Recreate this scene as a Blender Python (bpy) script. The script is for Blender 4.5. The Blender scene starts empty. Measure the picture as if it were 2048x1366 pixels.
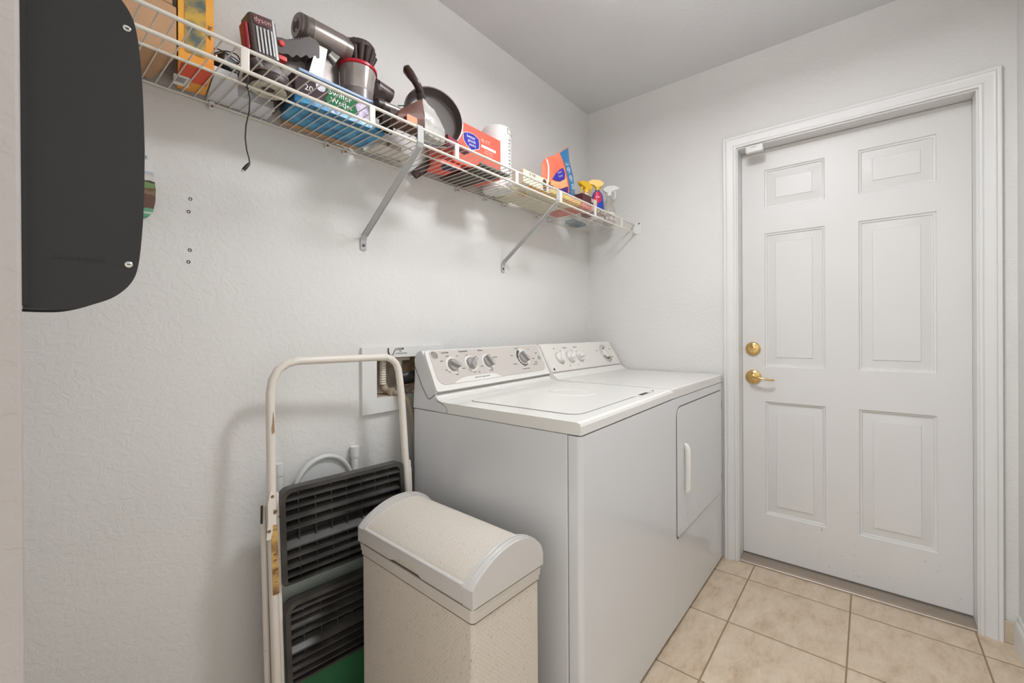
import bpy, bmesh, math, random
from mathutils import Vector, Matrix
random.seed(7)
S = bpy.context.scene
COL = S.collection

# ------------------------------------------------------------------ camera
def make_camera():
    cd = bpy.data.cameras.new('camera'); co = bpy.data.objects.new('camera', cd); COL.objects.link(co)
    Y, P, R = [math.radians(a) for a in (39.6004, -.12284, -.3431)]
    f = Vector((math.cos(Y)*math.cos(P), math.sin(Y)*math.cos(P), math.sin(P)))
    rt = Vector((math.sin(Y), -math.cos(Y), 0)); up = rt.cross(f)
    r = math.cos(R)*rt + math.sin(R)*up; u = -math.sin(R)*rt + math.cos(R)*up
    m = Matrix((r, u, -f)).transposed().to_4x4(); m.translation = Vector((-2.3391, -1.3238, 1.13))
    co.matrix_world = m
    cd.sensor_width = 36; cd.lens = 862.0/2048*36; cd.shift_y = -(683-666.53)/2048; cd.clip_start = .02
    S.camera = co
make_camera()
# ------------------------------------------------------------------ world, light, exposure
S.view_settings.view_transform = 'Standard'; S.view_settings.look = 'None'
S.view_settings.gamma = 1; S.view_settings.use_curve_mapping = False
S.view_settings.exposure = 0.02
W = bpy.data.worlds.new('world'); S.world = W; W.use_nodes = True
W.node_tree.nodes['Background'].inputs[0].default_value = (.9, .95, 1, 1)
W.node_tree.nodes['Background'].inputs[1].default_value = 1.75
LAMP = (-1.15, -1.03)
def lamp(name, loc, size, watts, col, rot=(0, 0, 0), shape='DISK', sy=None):
    l = bpy.data.lights.new(name, 'AREA'); l.shape = shape; l.size = size
    if sy: l.size_y = sy
    l.energy = watts; l.color = col
    o = bpy.data.objects.new(name, l); COL.objects.link(o); o.location = loc; o.rotation_euler = rot
    return o
pl0 = bpy.data.lights.new('ceiling_lamp_light', 'POINT'); pl0.energy = 2.0; pl0.color = (.93, .955, 1); pl0.shadow_soft_size = .08
plo = bpy.data.objects.new('ceiling_lamp_light', pl0); COL.objects.link(plo); plo.location = (LAMP[0], LAMP[1], 2.26)
lamp('ceiling_lamp_downlight', (LAMP[0], LAMP[1], 2.30), .27, 14.3, (.93, .955, 1))
lamp('ceiling_lamp_uplight', (LAMP[0], LAMP[1], 2.335), .2, 10.5, (.93, .955, 1), rot=(math.pi, 0, 0))
lamp('hall_fill_light', (-3.2, -.35, 2.38), .5, 46, (.88, .93, 1))  # unseen fill added behind the camera to brighten the room through the doorway

# ------------------------------------------------------------------ materials
def srgb(c):
    return tuple(((v/255)/12.92 if v/255 <= .04045 else ((v/255+.055)/1.055)**2.4) for v in c)
MATS = {}
def mat(name, c, rough=.5, metal=0, spec=.5, noise=0, nscale=30, bump=0, bscale=200, bdist=.002, coat=0, trans=0, alpha=1, detail=3, emit=0, c2=None, stretch=None, ramp=(.35, .65)):
    if name in MATS: return MATS[name]
    m = bpy.data.materials.new(name); m.use_nodes = True; nt = m.node_tree; N = nt.nodes; L = nt.links
    b = N['Principled BSDF']; col = srgb(c)
    b.inputs['Base Color'].default_value = (*col, 1); b.inputs['Roughness'].default_value = rough
    b.inputs['Metallic'].default_value = metal; b.inputs['Specular IOR Level'].default_value = spec
    b.inputs['Coat Weight'].default_value = coat; b.inputs['Transmission Weight'].default_value = trans
    b.inputs['Alpha'].default_value = alpha
    tc = N.new('ShaderNodeTexCoord'); src = tc.outputs['Object']
    if stretch:
        mp = N.new('ShaderNodeMapping'); mp.inputs['Scale'].default_value = stretch
        L.new(src, mp.inputs['Vector']); src = mp.outputs[0]
    if noise or c2:
        n = N.new('ShaderNodeTexNoise'); n.inputs['Scale'].default_value = nscale; n.inputs['Detail'].default_value = detail
        L.new(src, n.inputs['Vector'])
        r = N.new('ShaderNodeValToRGB'); r.color_ramp.elements[0].position = ramp[0]; r.color_ramp.elements[1].position = ramp[1]
        a = srgb(c2) if c2 else tuple(v*(1-noise) for v in col)
        r.color_ramp.elements[0].color = (*a, 1); r.color_ramp.elements[1].color = (*col, 1)
        L.new(n.outputs['Fac'], r.inputs[0]); L.new(r.outputs[0], b.inputs['Base Color'])
    if bump:
        n2 = N.new('ShaderNodeTexNoise'); n2.inputs['Scale'].default_value = bscale; n2.inputs['Detail'].default_value = 3
        L.new(src, n2.inputs['Vector'])
        bp = N.new('ShaderNodeBump'); bp.inputs['Strength'].default_value = bump; bp.inputs['Distance'].default_value = bdist
        L.new(n2.outputs['Fac'], bp.inputs['Height']); L.new(bp.outputs[0], b.inputs['Normal'])
    if emit:
        b.inputs['Emission Color'].default_value = (*col, 1); b.inputs['Emission Strength'].default_value = emit
    MATS[name] = m; return m

def plaster(name, c, sc, st):
    m = bpy.data.materials.new(name); m.use_nodes = True; nt = m.node_tree; N = nt.nodes; L = nt.links
    b = N['Principled BSDF']; col = srgb(c)
    b.inputs['Base Color'].default_value = (*col, 1); b.inputs['Roughness'].default_value = .62; b.inputs['Specular IOR Level'].default_value = .35
    tc = N.new('ShaderNodeTexCoord')
    n = N.new('ShaderNodeTexNoise'); n.inputs['Scale'].default_value = sc; n.inputs['Detail'].default_value = 2.5; n.inputs['Distortion'].default_value = .6
    L.new(tc.outputs['Object'], n.inputs['Vector'])
    r = N.new('ShaderNodeMapRange'); r.interpolation_type = 'SMOOTHSTEP'
    r.inputs['From Min'].default_value = .44; r.inputs['From Max'].default_value = .56
    L.new(n.outputs['Fac'], r.inputs['Value'])
    n3 = N.new('ShaderNodeTexNoise'); n3.inputs['Scale'].default_value = sc*4; n3.inputs['Detail'].default_value = 2
    L.new(tc.outputs['Object'], n3.inputs['Vector'])
    ad = N.new('ShaderNodeMath'); ad.operation = 'MULTIPLY_ADD'; ad.inputs[1].default_value = .5
    L.new(n3.outputs['Fac'], ad.inputs[0]); L.new(r.outputs[0], ad.inputs[2])
    bp = N.new('ShaderNodeBump'); bp.inputs['Strength'].default_value = st; bp.inputs['Distance'].default_value = .0013
    L.new(ad.outputs[0], bp.inputs['Height']); L.new(bp.outputs[0], b.inputs['Normal'])
    # faint scuffs
    n4 = N.new('ShaderNodeTexNoise'); n4.inputs['Scale'].default_value = 1.7; n4.inputs['Detail'].default_value = 6
    L.new(tc.outputs['Object'], n4.inputs['Vector'])
    mx = N.new('ShaderNodeMix'); mx.data_type = 'RGBA'; mx.inputs['A'].default_value = (*col, 1); mx.inputs['B'].default_value = (*[v*.93 for v in col], 1)
    rr = N.new('ShaderNodeMapRange'); rr.inputs['From Min'].default_value = .45; rr.inputs['From Max'].default_value = .8
    L.new(n4.outputs['Fac'], rr.inputs['Value']); L.new(rr.outputs[0], mx.inputs['Factor']); L.new(mx.outputs['Result'], b.inputs['Base Color'])
    return m

def tile_mat():
    m = bpy.data.materials.new('ceramic_tile'); m.use_nodes = True; nt = m.node_tree; N = nt.nodes; L = nt.links
    b = N['Principled BSDF']; tc = N.new('ShaderNodeTexCoord'); sp = N.new('ShaderNodeSeparateXYZ'); L.new(tc.outputs['Object'], sp.inputs[0])
    def ma(op, a, b_=None, c_=None):
        n = N.new('ShaderNodeMath'); n.operation = op
        for i, v in enumerate((a, b_, c_)):
            if v is None: continue
            if isinstance(v, (int, float)): n.inputs[i].default_value = v
            else: L.new(v, n.inputs[i])
        return n.outputs[0]
    u = ma('DIVIDE', ma('ADD', sp.outputs[0], .1515), .3665); v = ma('DIVIDE', ma('ADD', sp.outputs[1], .898), .3655)
    def edge(t):
        fr = ma('FRACT', ma('ADD', t, 100)); return ma('MINIMUM', fr, ma('SUBTRACT', 1, fr))
    d = ma('MULTIPLY', ma('MINIMUM', edge(u), edge(v)), .366)
    g = N.new('ShaderNodeMapRange'); g.interpolation_type = 'SMOOTHSTEP'; g.inputs['From Min'].default_value = .0018; g.inputs['From Max'].default_value = .0034
    L.new(d, g.inputs['Value'])
    cb = N.new('ShaderNodeCombineXYZ'); L.new(ma('FLOOR', u), cb.inputs[0]); L.new(ma('FLOOR', v), cb.inputs[1])
    wn = N.new('ShaderNodeTexWhiteNoise'); L.new(cb.outputs[0], wn.inputs['Vector'])
    off = N.new('ShaderNodeVectorMath'); off.operation = 'MULTIPLY_ADD'; off.inputs[1].default_value = (4, 4, 4)
    L.new(wn.outputs['Color'], off.inputs[0]); L.new(tc.outputs['Object'], off.inputs[2])
    mp = N.new('ShaderNodeMapping'); mp.inputs['Rotation'].default_value = (0, 0, .9); mp.inputs['Scale'].default_value = (1, 2.2, 1); L.new(off.outputs[0], mp.inputs[0])
    n = N.new('ShaderNodeTexNoise'); n.inputs['Scale'].default_value = 9; n.inputs['Detail'].default_value = 11; n.inputs['Roughness'].default_value = .72; n.inputs['Distortion'].default_value = .15
    L.new(mp.outputs[0], n.inputs['Vector'])
    r = N.new('ShaderNodeValToRGB'); e = r.color_ramp.elements
    e[0].position = .3; e[0].color = (*srgb((176, 150, 124)), 1); e[1].position = .68; e[1].color = (*srgb((214, 197, 174)), 1)
    k = e.new(.48); k.color = (*srgb((200, 181, 156)), 1)
    L.new(n.outputs['Fac'], r.inputs[0])
    mx = N.new('ShaderNodeMix'); mx.data_type = 'RGBA'; mx.inputs['A'].default_value = (*srgb((142, 120, 92)), 1)
    L.new(g.outputs[0], mx.inputs['Factor']); L.new(r.outputs[0], mx.inputs['B']); L.new(mx.outputs['Result'], b.inputs['Base Color'])
    rg = N.new('ShaderNodeMapRange'); rg.inputs['To Min'].default_value = .85; rg.inputs['To Max'].default_value = .42; L.new(g.outputs[0], rg.inputs['Value']); L.new(rg.outputs[0], b.inputs['Roughness'])
    ad = ma('MULTIPLY_ADD', n.outputs['Fac'], .25, g.outputs[0])
    bp = N.new('ShaderNodeBump'); bp.inputs['Strength'].default_value = .6; bp.inputs['Distance'].default_value = .0015
    L.new(ad, bp.inputs['Height']); L.new(bp.outputs[0], b.inputs['Normal'])
    return m

def weave_mat():
    m = bpy.data.materials.new('woven_vinyl'); m.use_nodes = True; nt = m.node_tree; N = nt.nodes; L = nt.links
    b = N['Principled BSDF']; tc = N.new('ShaderNodeTexCoord')
    # coordinate along the panel: brick pattern per face direction from (x+y, z+slope)
    sp = N.new('ShaderNodeSeparateXYZ'); L.new(tc.outputs['Object'], sp.inputs[0])
    geo = N.new('ShaderNodeNewGeometry'); gn = N.new('ShaderNodeSeparateXYZ'); L.new(geo.outputs['Normal'], gn.inputs[0])
    def ma(op, a, b_=None, c_=None):
        n = N.new('ShaderNodeMath'); n.operation = op
        for i, v in enumerate((a, b_, c_)):
            if v is None: continue
            if isinstance(v, (int, float)): n.inputs[i].default_value = v
            else: L.new(v, n.inputs[i])
        return n.outputs[0]
    az = ma('ABSOLUTE', gn.outputs[2]); up = ma('GREATER_THAN', az, .6)
    side = ma('ADD', sp.outputs[0], sp.outputs[1])
    u = ma('ADD', ma('MULTIPLY', side, ma('SUBTRACT', 1, up)), ma('MULTIPLY', sp.outputs[1], up))
    v = ma('ADD', ma('MULTIPLY', sp.outputs[2], ma('SUBTRACT', 1, up)), ma('MULTIPLY', sp.outputs[0], up))
    cb = N.new('ShaderNodeCombineXYZ'); L.new(ma('MULTIPLY', u, 95), cb.inputs[0]); L.new(ma('MULTIPLY', v, 95), cb.inputs[1])
    s1 = ma('SINE', ma('ADD', ma('MULTIPLY', u, 620), ma('MULTIPLY', v, 150))); s2 = ma('SINE', ma('MULTIPLY', v, 430))
    wv = ma('MULTIPLY', s1, s2)
    nz = N.new('ShaderNodeTexNoise'); nz.inputs['Scale'].default_value = 330; nz.inputs['Detail'].default_value = 2
    mp = N.new('ShaderNodeMapping'); mp.inputs['Scale'].default_value = (1, 1, .35); L.new(tc.outputs['Object'], mp.inputs[0]); L.new(mp.outputs[0], nz.inputs['Vector'])
    r = N.new('ShaderNodeValToRGB'); e = r.color_ramp.elements
    e[0].position = .26; e[0].color = (*srgb((168, 154, 140)), 1); e[1].position = .38; e[1].color = (*srgb((214, 205, 193)), 1)
    L.new(nz.outputs['Fac'], r.inputs[0])
    mx = N.new('ShaderNodeMix'); mx.data_type = 'RGBA'; mx.blend_type = 'MULTIPLY'; mx.inputs['Factor'].default_value = 1
    rr = N.new('ShaderNodeMapRange'); rr.inputs['From Min'].default_value = -1; rr.inputs['From Max'].default_value = -.4; rr.inputs['To Min'].default_value = .93; rr.inputs['To Max'].default_value = 1
    L.new(wv, rr.inputs['Value']); L.new(r.outputs[0], mx.inputs['A']); L.new(rr.outputs[0], mx.inputs['B'])
    L.new(mx.outputs['Result'], b.inputs['Base Color'])
    b.inputs['Roughness'].default_value = .5
    bp = N.new('ShaderNodeBump'); bp.inputs['Strength'].default_value = .4; bp.inputs['Distance'].default_value = .0007
    L.new(wv, bp.inputs['Height']); L.new(bp.outputs[0], b.inputs['Normal'])
    return m

def zbands(name, bands, axis=2, rough=.45, nz=0):
    """colour bands of a printed label along an object axis: [(upto, colour), ...] in metres from the thing's base"""
    m = bpy.data.materials.new(name); m.use_nodes = True; nt = m.node_tree; N = nt.nodes; L = nt.links
    b = N['Principled BSDF']; b.inputs['Roughness'].default_value = rough
    tc = N.new('ShaderNodeTexCoord'); sp = N.new('ShaderNodeSeparateXYZ'); L.new(tc.outputs['Object'], sp.inputs[0])
    mr = N.new('ShaderNodeMapRange'); lo, hi = bands[0][0], bands[-1][0]
    mr.inputs['From Min'].default_value = lo; mr.inputs['From Max'].default_value = hi
    src = sp.outputs[axis]
    if nz:
        n = N.new('ShaderNodeTexNoise'); n.inputs['Scale'].default_value = 60; n.inputs['Detail'].default_value = 4
        L.new(tc.outputs['Object'], n.inputs['Vector'])
        a = N.new('ShaderNodeMath'); a.operation = 'MULTIPLY_ADD'; a.inputs[1].default_value = nz; L.new(n.outputs['Fac'], a.inputs[0]); L.new(src, a.inputs[2]); src = a.outputs[0]
    L.new(src, mr.inputs['Value'])
    r = N.new('ShaderNodeValToRGB'); r.color_ramp.interpolation = 'CONSTANT'; e = r.color_ramp.elements
    for i, (z, c) in enumerate(bands):
        p = min(1, max(0, (z-lo)/(hi-lo)))
        k = e[0] if i == 0 else (e[1] if i == 1 else e.new(p))
        k.position = p; k.color = (*srgb(c), 1)
    L.new(mr.outputs[0], r.inputs[0]); L.new(r.outputs[0], b.inputs['Base Color'])
    return m

WALL = plaster('painted_plaster', (223, 221, 217), 48, .3)
WALLN = plaster('plaster_jamb_shaded', (182, 175, 170), 30, .4)  # wall paint darkened, the jamb's weaker light put into the colour
CEIL = plaster('ceiling_plaster', (220, 220, 221), 70, .3)
TILE = tile_mat(); WEAVE = weave_mat()
TRIM = mat('trim_paint', (224, 223, 220), .38, noise=.04, nscale=3)
DOORM = mat('door_paint', (221, 219, 216), .4, noise=.03, nscale=2)
ENAMEL = mat('white_enamel', (218, 219, 220), .2, coat=.3)
ENTOP = mat('white_top_enamel', (228, 226, 220), .22, coat=.3)
PLASTW = mat('white_plastic', (226, 225, 221), .35)
FACIA = mat('grey_beige_fascia', (198, 191, 183), .38)
FACD = mat('off_white_fascia', (222, 217, 210), .35)
GREYK = mat('grey_knob_plastic', (160, 156, 152), .38)
DARK = mat('dark_line', (40, 38, 36), .6)
INK = mat('dark_ink', (70, 66, 62), .6)
BLACK = mat('black_plastic', (34, 32, 29), .42)
BLACKM = mat('matte_black_plastic', (27, 25, 22), .5, noise=.12, nscale=6, bump=.15, bscale=900, bdist=.0003)
CHROME = mat('chrome', (205, 203, 198), .18, 1)
STEEL = mat('brushed_steel', (190, 186, 178), .32, 1, noise=.15, nscale=12, stretch=(1, 30, 1))
BRASS = mat('polished_brass', (226, 192, 128), .2, 1)
EPOXY = mat('white_epoxy_wire', (226, 220, 208), .35, noise=.05, nscale=8)
BRACKET = mat('bracket_paint', (178, 178, 176), .45)
CARD = mat('cardboard', (196, 155, 118), .8, noise=.12, nscale=9, stretch=(1, 1, .3))
LADW = mat('cream_ladder_enamel', (225, 217, 206), .4, c2=(120, 100, 82), nscale=45, ramp=(.27, .3))
LADB = mat('black_tread_plastic', (34, 32, 30), .4, c2=(72, 69, 65), nscale=14, detail=6, ramp=(.3, .75))
DUMP = mat('hamper_plastic', (208, 201, 192), .35)
DUMP2 = mat('hamper_end_plastic', (205, 201, 196), .35)
TAUPE = mat('taupe_metallic_plastic', (118, 108, 102), .3, .35)
BROWNP = mat('dark_brown_plastic', (62, 48, 44), .42)
REDP = mat('red_plastic', (190, 40, 45), .3)
WHITE = mat('white_ink', (240, 238, 234), .5)
CORAL = mat('coral_card', (236, 104, 84), .5, noise=.05, nscale=8)
SHIELD = mat('violet_blue_print', (52, 48, 160), .45)
CREAM = mat('cream_card', (228, 220, 196), .6)

# ------------------------------------------------------------------ mesh helpers
ROOT = {}
def tag(o, label=None, cat=None, group=None, kind=None):
    if label: o['label'] = label
    if cat: o['category'] = cat
    if group: o['group'] = group
    if kind: o['kind'] = kind
    return o
def thing(name, loc, label, cat, group=None):
    o = bpy.data.objects.new(name, None); COL.objects.link(o); o.location = loc; o.empty_display_size = .05
    ROOT[o] = Vector(loc); return tag(o, label, cat, group)
class B:
    def __init__(s): s.bm = bmesh.new()
    def add(s, verts, faces):
        vs = [s.bm.verts.new(v) for v in verts]
        for f in faces:
            try: s.bm.faces.new([vs[i] for i in f])
            except ValueError: pass
        return vs
    def box(s, a, b, bev=0, seg=2, m=None):
        t = bmesh.new(); bmesh.ops.create_cube(t, size=1)
        c = [(a[i]+b[i])/2 for i in range(3)]; d = [abs(b[i]-a[i]) for i in range(3)]
        for v in t.verts: v.co = Vector((v.co.x*d[0], v.co.y*d[1], v.co.z*d[2]))
        if bev: bmesh.ops.bevel(t, geom=t.edges[:], offset=min(bev, min(d)*.49), segments=seg, affect='EDGES', profile=.5)
        for v in t.verts:
            v.co = v.co + Vector(c)
            if m: v.co = m @ v.co
        s.join(t); return s
    def join(s, t):
        mp = {v: s.bm.verts.new(v.co) for v in t.verts}
        for f in t.faces:
            try:
                nf = s.bm.faces.new([mp[v] for v in f.verts]); nf.smooth = f.smooth
            except ValueError: pass
        t.free()
    def tube(s, pts, r, seg=10, cap=True, flat=None):
        pts = [Vector(p) for p in pts]; rs = r if isinstance(r, (list, tuple)) else [r]*len(pts)
        rings = []; prev = None
        for i, p in enumerate(pts):
            d = (pts[min(i+1, len(pts)-1)]-pts[max(i-1, 0)]).normalized()
            if prev is None:
                a = Vector((0, 0, 1)) if abs(d.z) < .9 else Vector((1, 0, 0)); n = (a - a.dot(d)*d).normalized()
            else: n = (prev - prev.dot(d)*d).normalized()
            prev = n; b = d.cross(n)
            fx = flat or (1, 1)
            rings.append([s.bm.verts.new(p + rs[i]*(fx[0]*math.cos(2*math.pi*k/seg)*n + fx[1]*math.sin(2*math.pi*k/seg)*b)) for k in range(seg)])
        for a, b in zip(rings, rings[1:]):
            for k in range(seg):
                f = s.bm.faces.new((a[k], a[(k+1) % seg], b[(k+1) % seg], b[k])); f.smooth = True
        if cap: s.bm.faces.new(rings[0][::-1]); s.bm.faces.new(rings[-1])
        return s
    def lathe(s, prof, o, ax=(0, 0, 1), seg=28, cap=True, scale=(1, 1)):
        ax = Vector(ax).normalized(); a = Vector((1, 0, 0)) if abs(ax.x) < .9 else Vector((0, 1, 0))
        n = (a-a.dot(ax)*ax).normalized(); b = ax.cross(n); o = Vector(o); rings = []
        for r, h in prof:
            rings.append([s.bm.verts.new(o+ax*h+max(r, 1e-5)*(scale[0]*math.cos(2*math.pi*k/seg)*n+scale[1]*math.sin(2*math.pi*k/seg)*b)) for k in range(seg)])
        for x, y in zip(rings, rings[1:]):
            for k in range(seg):
                f = s.bm.faces.new((x[k], x[(k+1) % seg], y[(k+1) % seg], y[k])); f.smooth = True
        if cap: s.bm.faces.new(rings[0][::-1]); s.bm.faces.new(rings[-1])
        return s
    def prism(s, poly, fn, t0, t1):
        """poly of 2-D points mapped by fn(u,v,t)"""
        n = len(poly); vs = [s.bm.verts.new(fn(u, v, t0)) for u, v in poly] + [s.bm.verts.new(fn(u, v, t1)) for u, v in poly]
        s.bm.faces.new(vs[:n][::-1]); s.bm.faces.new(vs[n:])
        for i in range(n): s.bm.faces.new((vs[i], vs[(i+1) % n], vs[n+(i+1) % n], vs[n+i]))
        return s
    def crumple(s, n=3, amp=.004, sc=30, seed=0):
        from mathutils import noise
        bmesh.ops.subdivide_edges(s.bm, edges=s.bm.edges[:], cuts=n, use_grid_fill=True)
        bmesh.ops.smooth_vert(s.bm, verts=s.bm.verts[:], factor=.5, use_axis_x=True, use_axis_y=True, use_axis_z=True)
        for v in s.bm.verts: v.co += noise.noise_vector(v.co*sc+Vector((seed, 0, 0)))*amp
        return s
    def bevel_all(s, off, seg=2, ang=.5):
        es = [e for e in s.bm.edges if len(e.link_faces) == 2 and e.calc_face_angle(0) > ang]
        bmesh.ops.bevel(s.bm, geom=es, offset=off, segments=seg, affect='EDGES', profile=.5); return s
    def build(s, name, m, parent=None, smooth=True, loc=None, kind=None, label=None):
        off = ROOT.get(parent, Vector((0, 0, 0))) if parent else Vector(loc or (0, 0, 0))
        bmesh.ops.recalc_face_normals(s.bm, faces=s.bm.faces[:])
        for v in s.bm.verts: v.co -= off
        me = bpy.data.meshes.new(name); s.bm.to_mesh(me); s.bm.free()
        if smooth:
            for p in me.polygons: p.use_smooth = True
            try: me.set_sharp_from_angle(angle=math.radians(38))
            except Exception: pass
        for x in (m if isinstance(m, (list, tuple)) else [m]): me.materials.append(x)
        o = bpy.data.objects.new(name, me); COL.objects.link(o)
        if smooth:
            wn = o.modifiers.new('weighted_normal', 'WEIGHTED_NORMAL'); wn.keep_sharp = True; wn.weight = 80
        if parent: o.parent = parent; ROOT[o] = off
        else: o.location = off; ROOT[o] = off
        if kind: o['kind'] = kind
        if label: o['label'] = label
        return o
def cyl(a, b, r, seg=20, r2=None): return B().tube([a, b], [r, r if r2 is None else r2], seg)
def arc(c, r, a0, a1, n=8): return [(c[0]+r*math.cos(math.radians(a0+(a1-a0)*i/n)), c[1]+r*math.sin(math.radians(a0+(a1-a0)*i/n))) for i in range(n+1)]
def rrect(x0, y0, x1, y1, r, n=6):
    if not isinstance(r, (list, tuple)): r = [r]*4   # bl, br, tr, tl
    return arc((x0+r[0], y0+r[0]), r[0], 180, 270, n)+arc((x1-r[1], y0+r[1]), r[1], 270, 360, n)+arc((x1-r[2], y1-r[2]), r[2], 0, 90, n)+arc((x0+r[3], y1-r[3]), r[3], 90, 180, n)
XZ = lambda u, v, t: Vector((u, t, v))
YZ = lambda u, v, t: Vector((t, u, v))
XY = lambda u, v, t: Vector((u, v, t))
def smooth(p, n=4):
    o = []
    for i in range(len(p)-1):
        q = [Vector(p[max(i-1, 0)]), Vector(p[i]), Vector(p[i+1]), Vector(p[min(i+2, len(p)-1)])]
        for k in range(n):
            t = k/n; o.append(tuple(.5*(2*q[1]+(q[2]-q[0])*t+(2*q[0]-5*q[1]+4*q[2]-q[3])*t*t+(3*q[1]-q[0]-3*q[2]+q[3])*t**3)))
    return o+[tuple(p[-1])]
def frame(O, U, V):
    O = Vector(O); U = Vector(U).normalized(); V = Vector(V).normalized(); N = U.cross(V)
    return lambda u, v, t: O+U*u+V*v+N*t
def letters(items, fn, m, name, parent, depth=.0006, mirror=False):
    """items: (text, u, v, height[, stretch, align]) placed on the plane mapped by fn(u,v,t)"""
    if len(items) > 6:
        for it in items: letters([it], fn, m, name, parent, depth)
        return
    b = B()
    for it in items:
        tx, u, v, h = it[:4]; st = it[4] if len(it) > 4 else 1; al = it[5] if len(it) > 5 else 'CENTER'; rot = it[6] if len(it) > 6 else 0
        cu = bpy.data.curves.new('t', 'FONT'); cu.body = tx; cu.size = h*1.35; cu.align_x = al; cu.align_y = 'CENTER'; cu.extrude = depth/2; cu.resolution_u = 2
        ob = bpy.data.objects.new('t', cu); me = bpy.data.meshes.new_from_object(ob)
        t = bmesh.new(); t.from_mesh(me); ca, sa = math.cos(rot), math.sin(rot)
        for q in t.verts:
            x, y, z = q.co; x *= st; x, y = x*ca-y*sa, x*sa+y*ca; q.co = fn(u+x, v+y, z+depth/2)
        b.join(t); bpy.data.objects.remove(ob); bpy.data.curves.remove(cu); bpy.data.meshes.remove(me)
    return b.build(name, m, parent, smooth=False)
def decal(poly, fn, m, name, parent, t0=0, t1=.0008, label=None):
    return B().prism(poly, fn, t0, t1).build(name, m, parent, smooth=False, label=label)

# ------------------------------------------------------------------ room shell
CH = 2.462; XB = -4.0; YC = -1.735
B().box((XB, -2.0, -.05), (.16, .2, 0)).build('floor', TILE, smooth=False, kind='structure')
B().box((XB, -2.0, CH), (.16, .2, CH+.05)).build('ceiling', CEIL, smooth=False, kind='structure')
w = B(); ox0, ox1, oz0, oz1 = -1.489, -1.235, .905, 1.043
w.box((-2.317, 0, 0), (ox0, .15, CH)); w.box((ox1, 0, 0), (.16, .15, CH)); w.box((ox0, 0, 0), (ox1, .15, oz0)); w.box((ox0, 0, oz1), (ox1, .15, CH))
w.build('wall_back', WALL, smooth=False, kind='structure')
DY0, DY1, DZ = -.832, -1.634, 2.019
w = B(); w.box((0, 0, 0), (.14, DY0+.012, CH)); w.box((0, DY1-.012, 0), (.14, YC, CH)); w.box((0, DY0+.012, DZ+.012), (.14, DY1-.012, CH))
w.build('wall_right', WALL, smooth=False, kind='structure')
B().box((XB, YC, 0), (.14, YC-.15, CH)).build('wall_front', WALL, smooth=False, kind='structure')
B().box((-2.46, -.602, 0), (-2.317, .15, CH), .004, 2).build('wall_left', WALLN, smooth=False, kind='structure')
B().box((XB-.1, -2.0, 0), (XB, .2, CH)).build('wall_rear', WALL, smooth=False, kind='structure')
# door jamb, casing
def casing():
    prof = [(0, 0), (0, .009), (.004, .012), (.009, .012), (.012, .009), (.016, .0085), (.022, .011), (.034, .0125), (.038, .016), (.042, .0165), (.046, .0135), (.05, .0165), (.056, .0165), (.058, .014), (.058, 0)]
    yi0, yi1, zi = DY0+.006, DY1-.006, DZ+.006
    b = B(); rows = []
    for d, t in prof:
        rows.append([(-t, yi0+d, 0), (-t, yi0+d, zi+d), (-t, yi1-d, zi+d), (-t, yi1-d, 0)])
    for a, c in zip(rows, rows[1:]):
        for k in range(3):
            b.add([a[k], a[k+1], c[k+1], c[k]], [(0, 1, 2, 3)])
    bmesh.ops.remove_doubles(b.bm, verts=b.bm.verts[:], dist=1e-6)
    return b
casing().build('trim_1', TRIM, kind='structure')
b = B(); b.box((-.001, DY0, 0), (.14, DY0+.012, DZ+.012)); b.box((-.001, DY1-.012, 0), (.14, DY1, DZ+.012)); b.box((-.001, DY1, DZ), (.14, DY0, DZ+.012))
b.build('trim_2', TRIM, smooth=False, kind='structure')
b = B(); b.prism([(-.004, 0), (-.002, .008), (.012, .014), (.082, .016), (.14, .016), (.14, 0)], lambda u, v, t: Vector((u, t, v)), DY0-.0005, DY1+.0005)
b.build('trim_3', mat('threshold_metal', (166, 152, 138), .36, .5, noise=.14, nscale=20, stretch=(30, 1, 1)), smooth=False, kind='structure')
B().tube([(-.003, DY0-.001, .0085), (-.003, DY1+.001, .0085)], .0022, 8).build('trim_4', mat('threshold_lip', (226, 216, 204), .25, .7), kind='structure')
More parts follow.
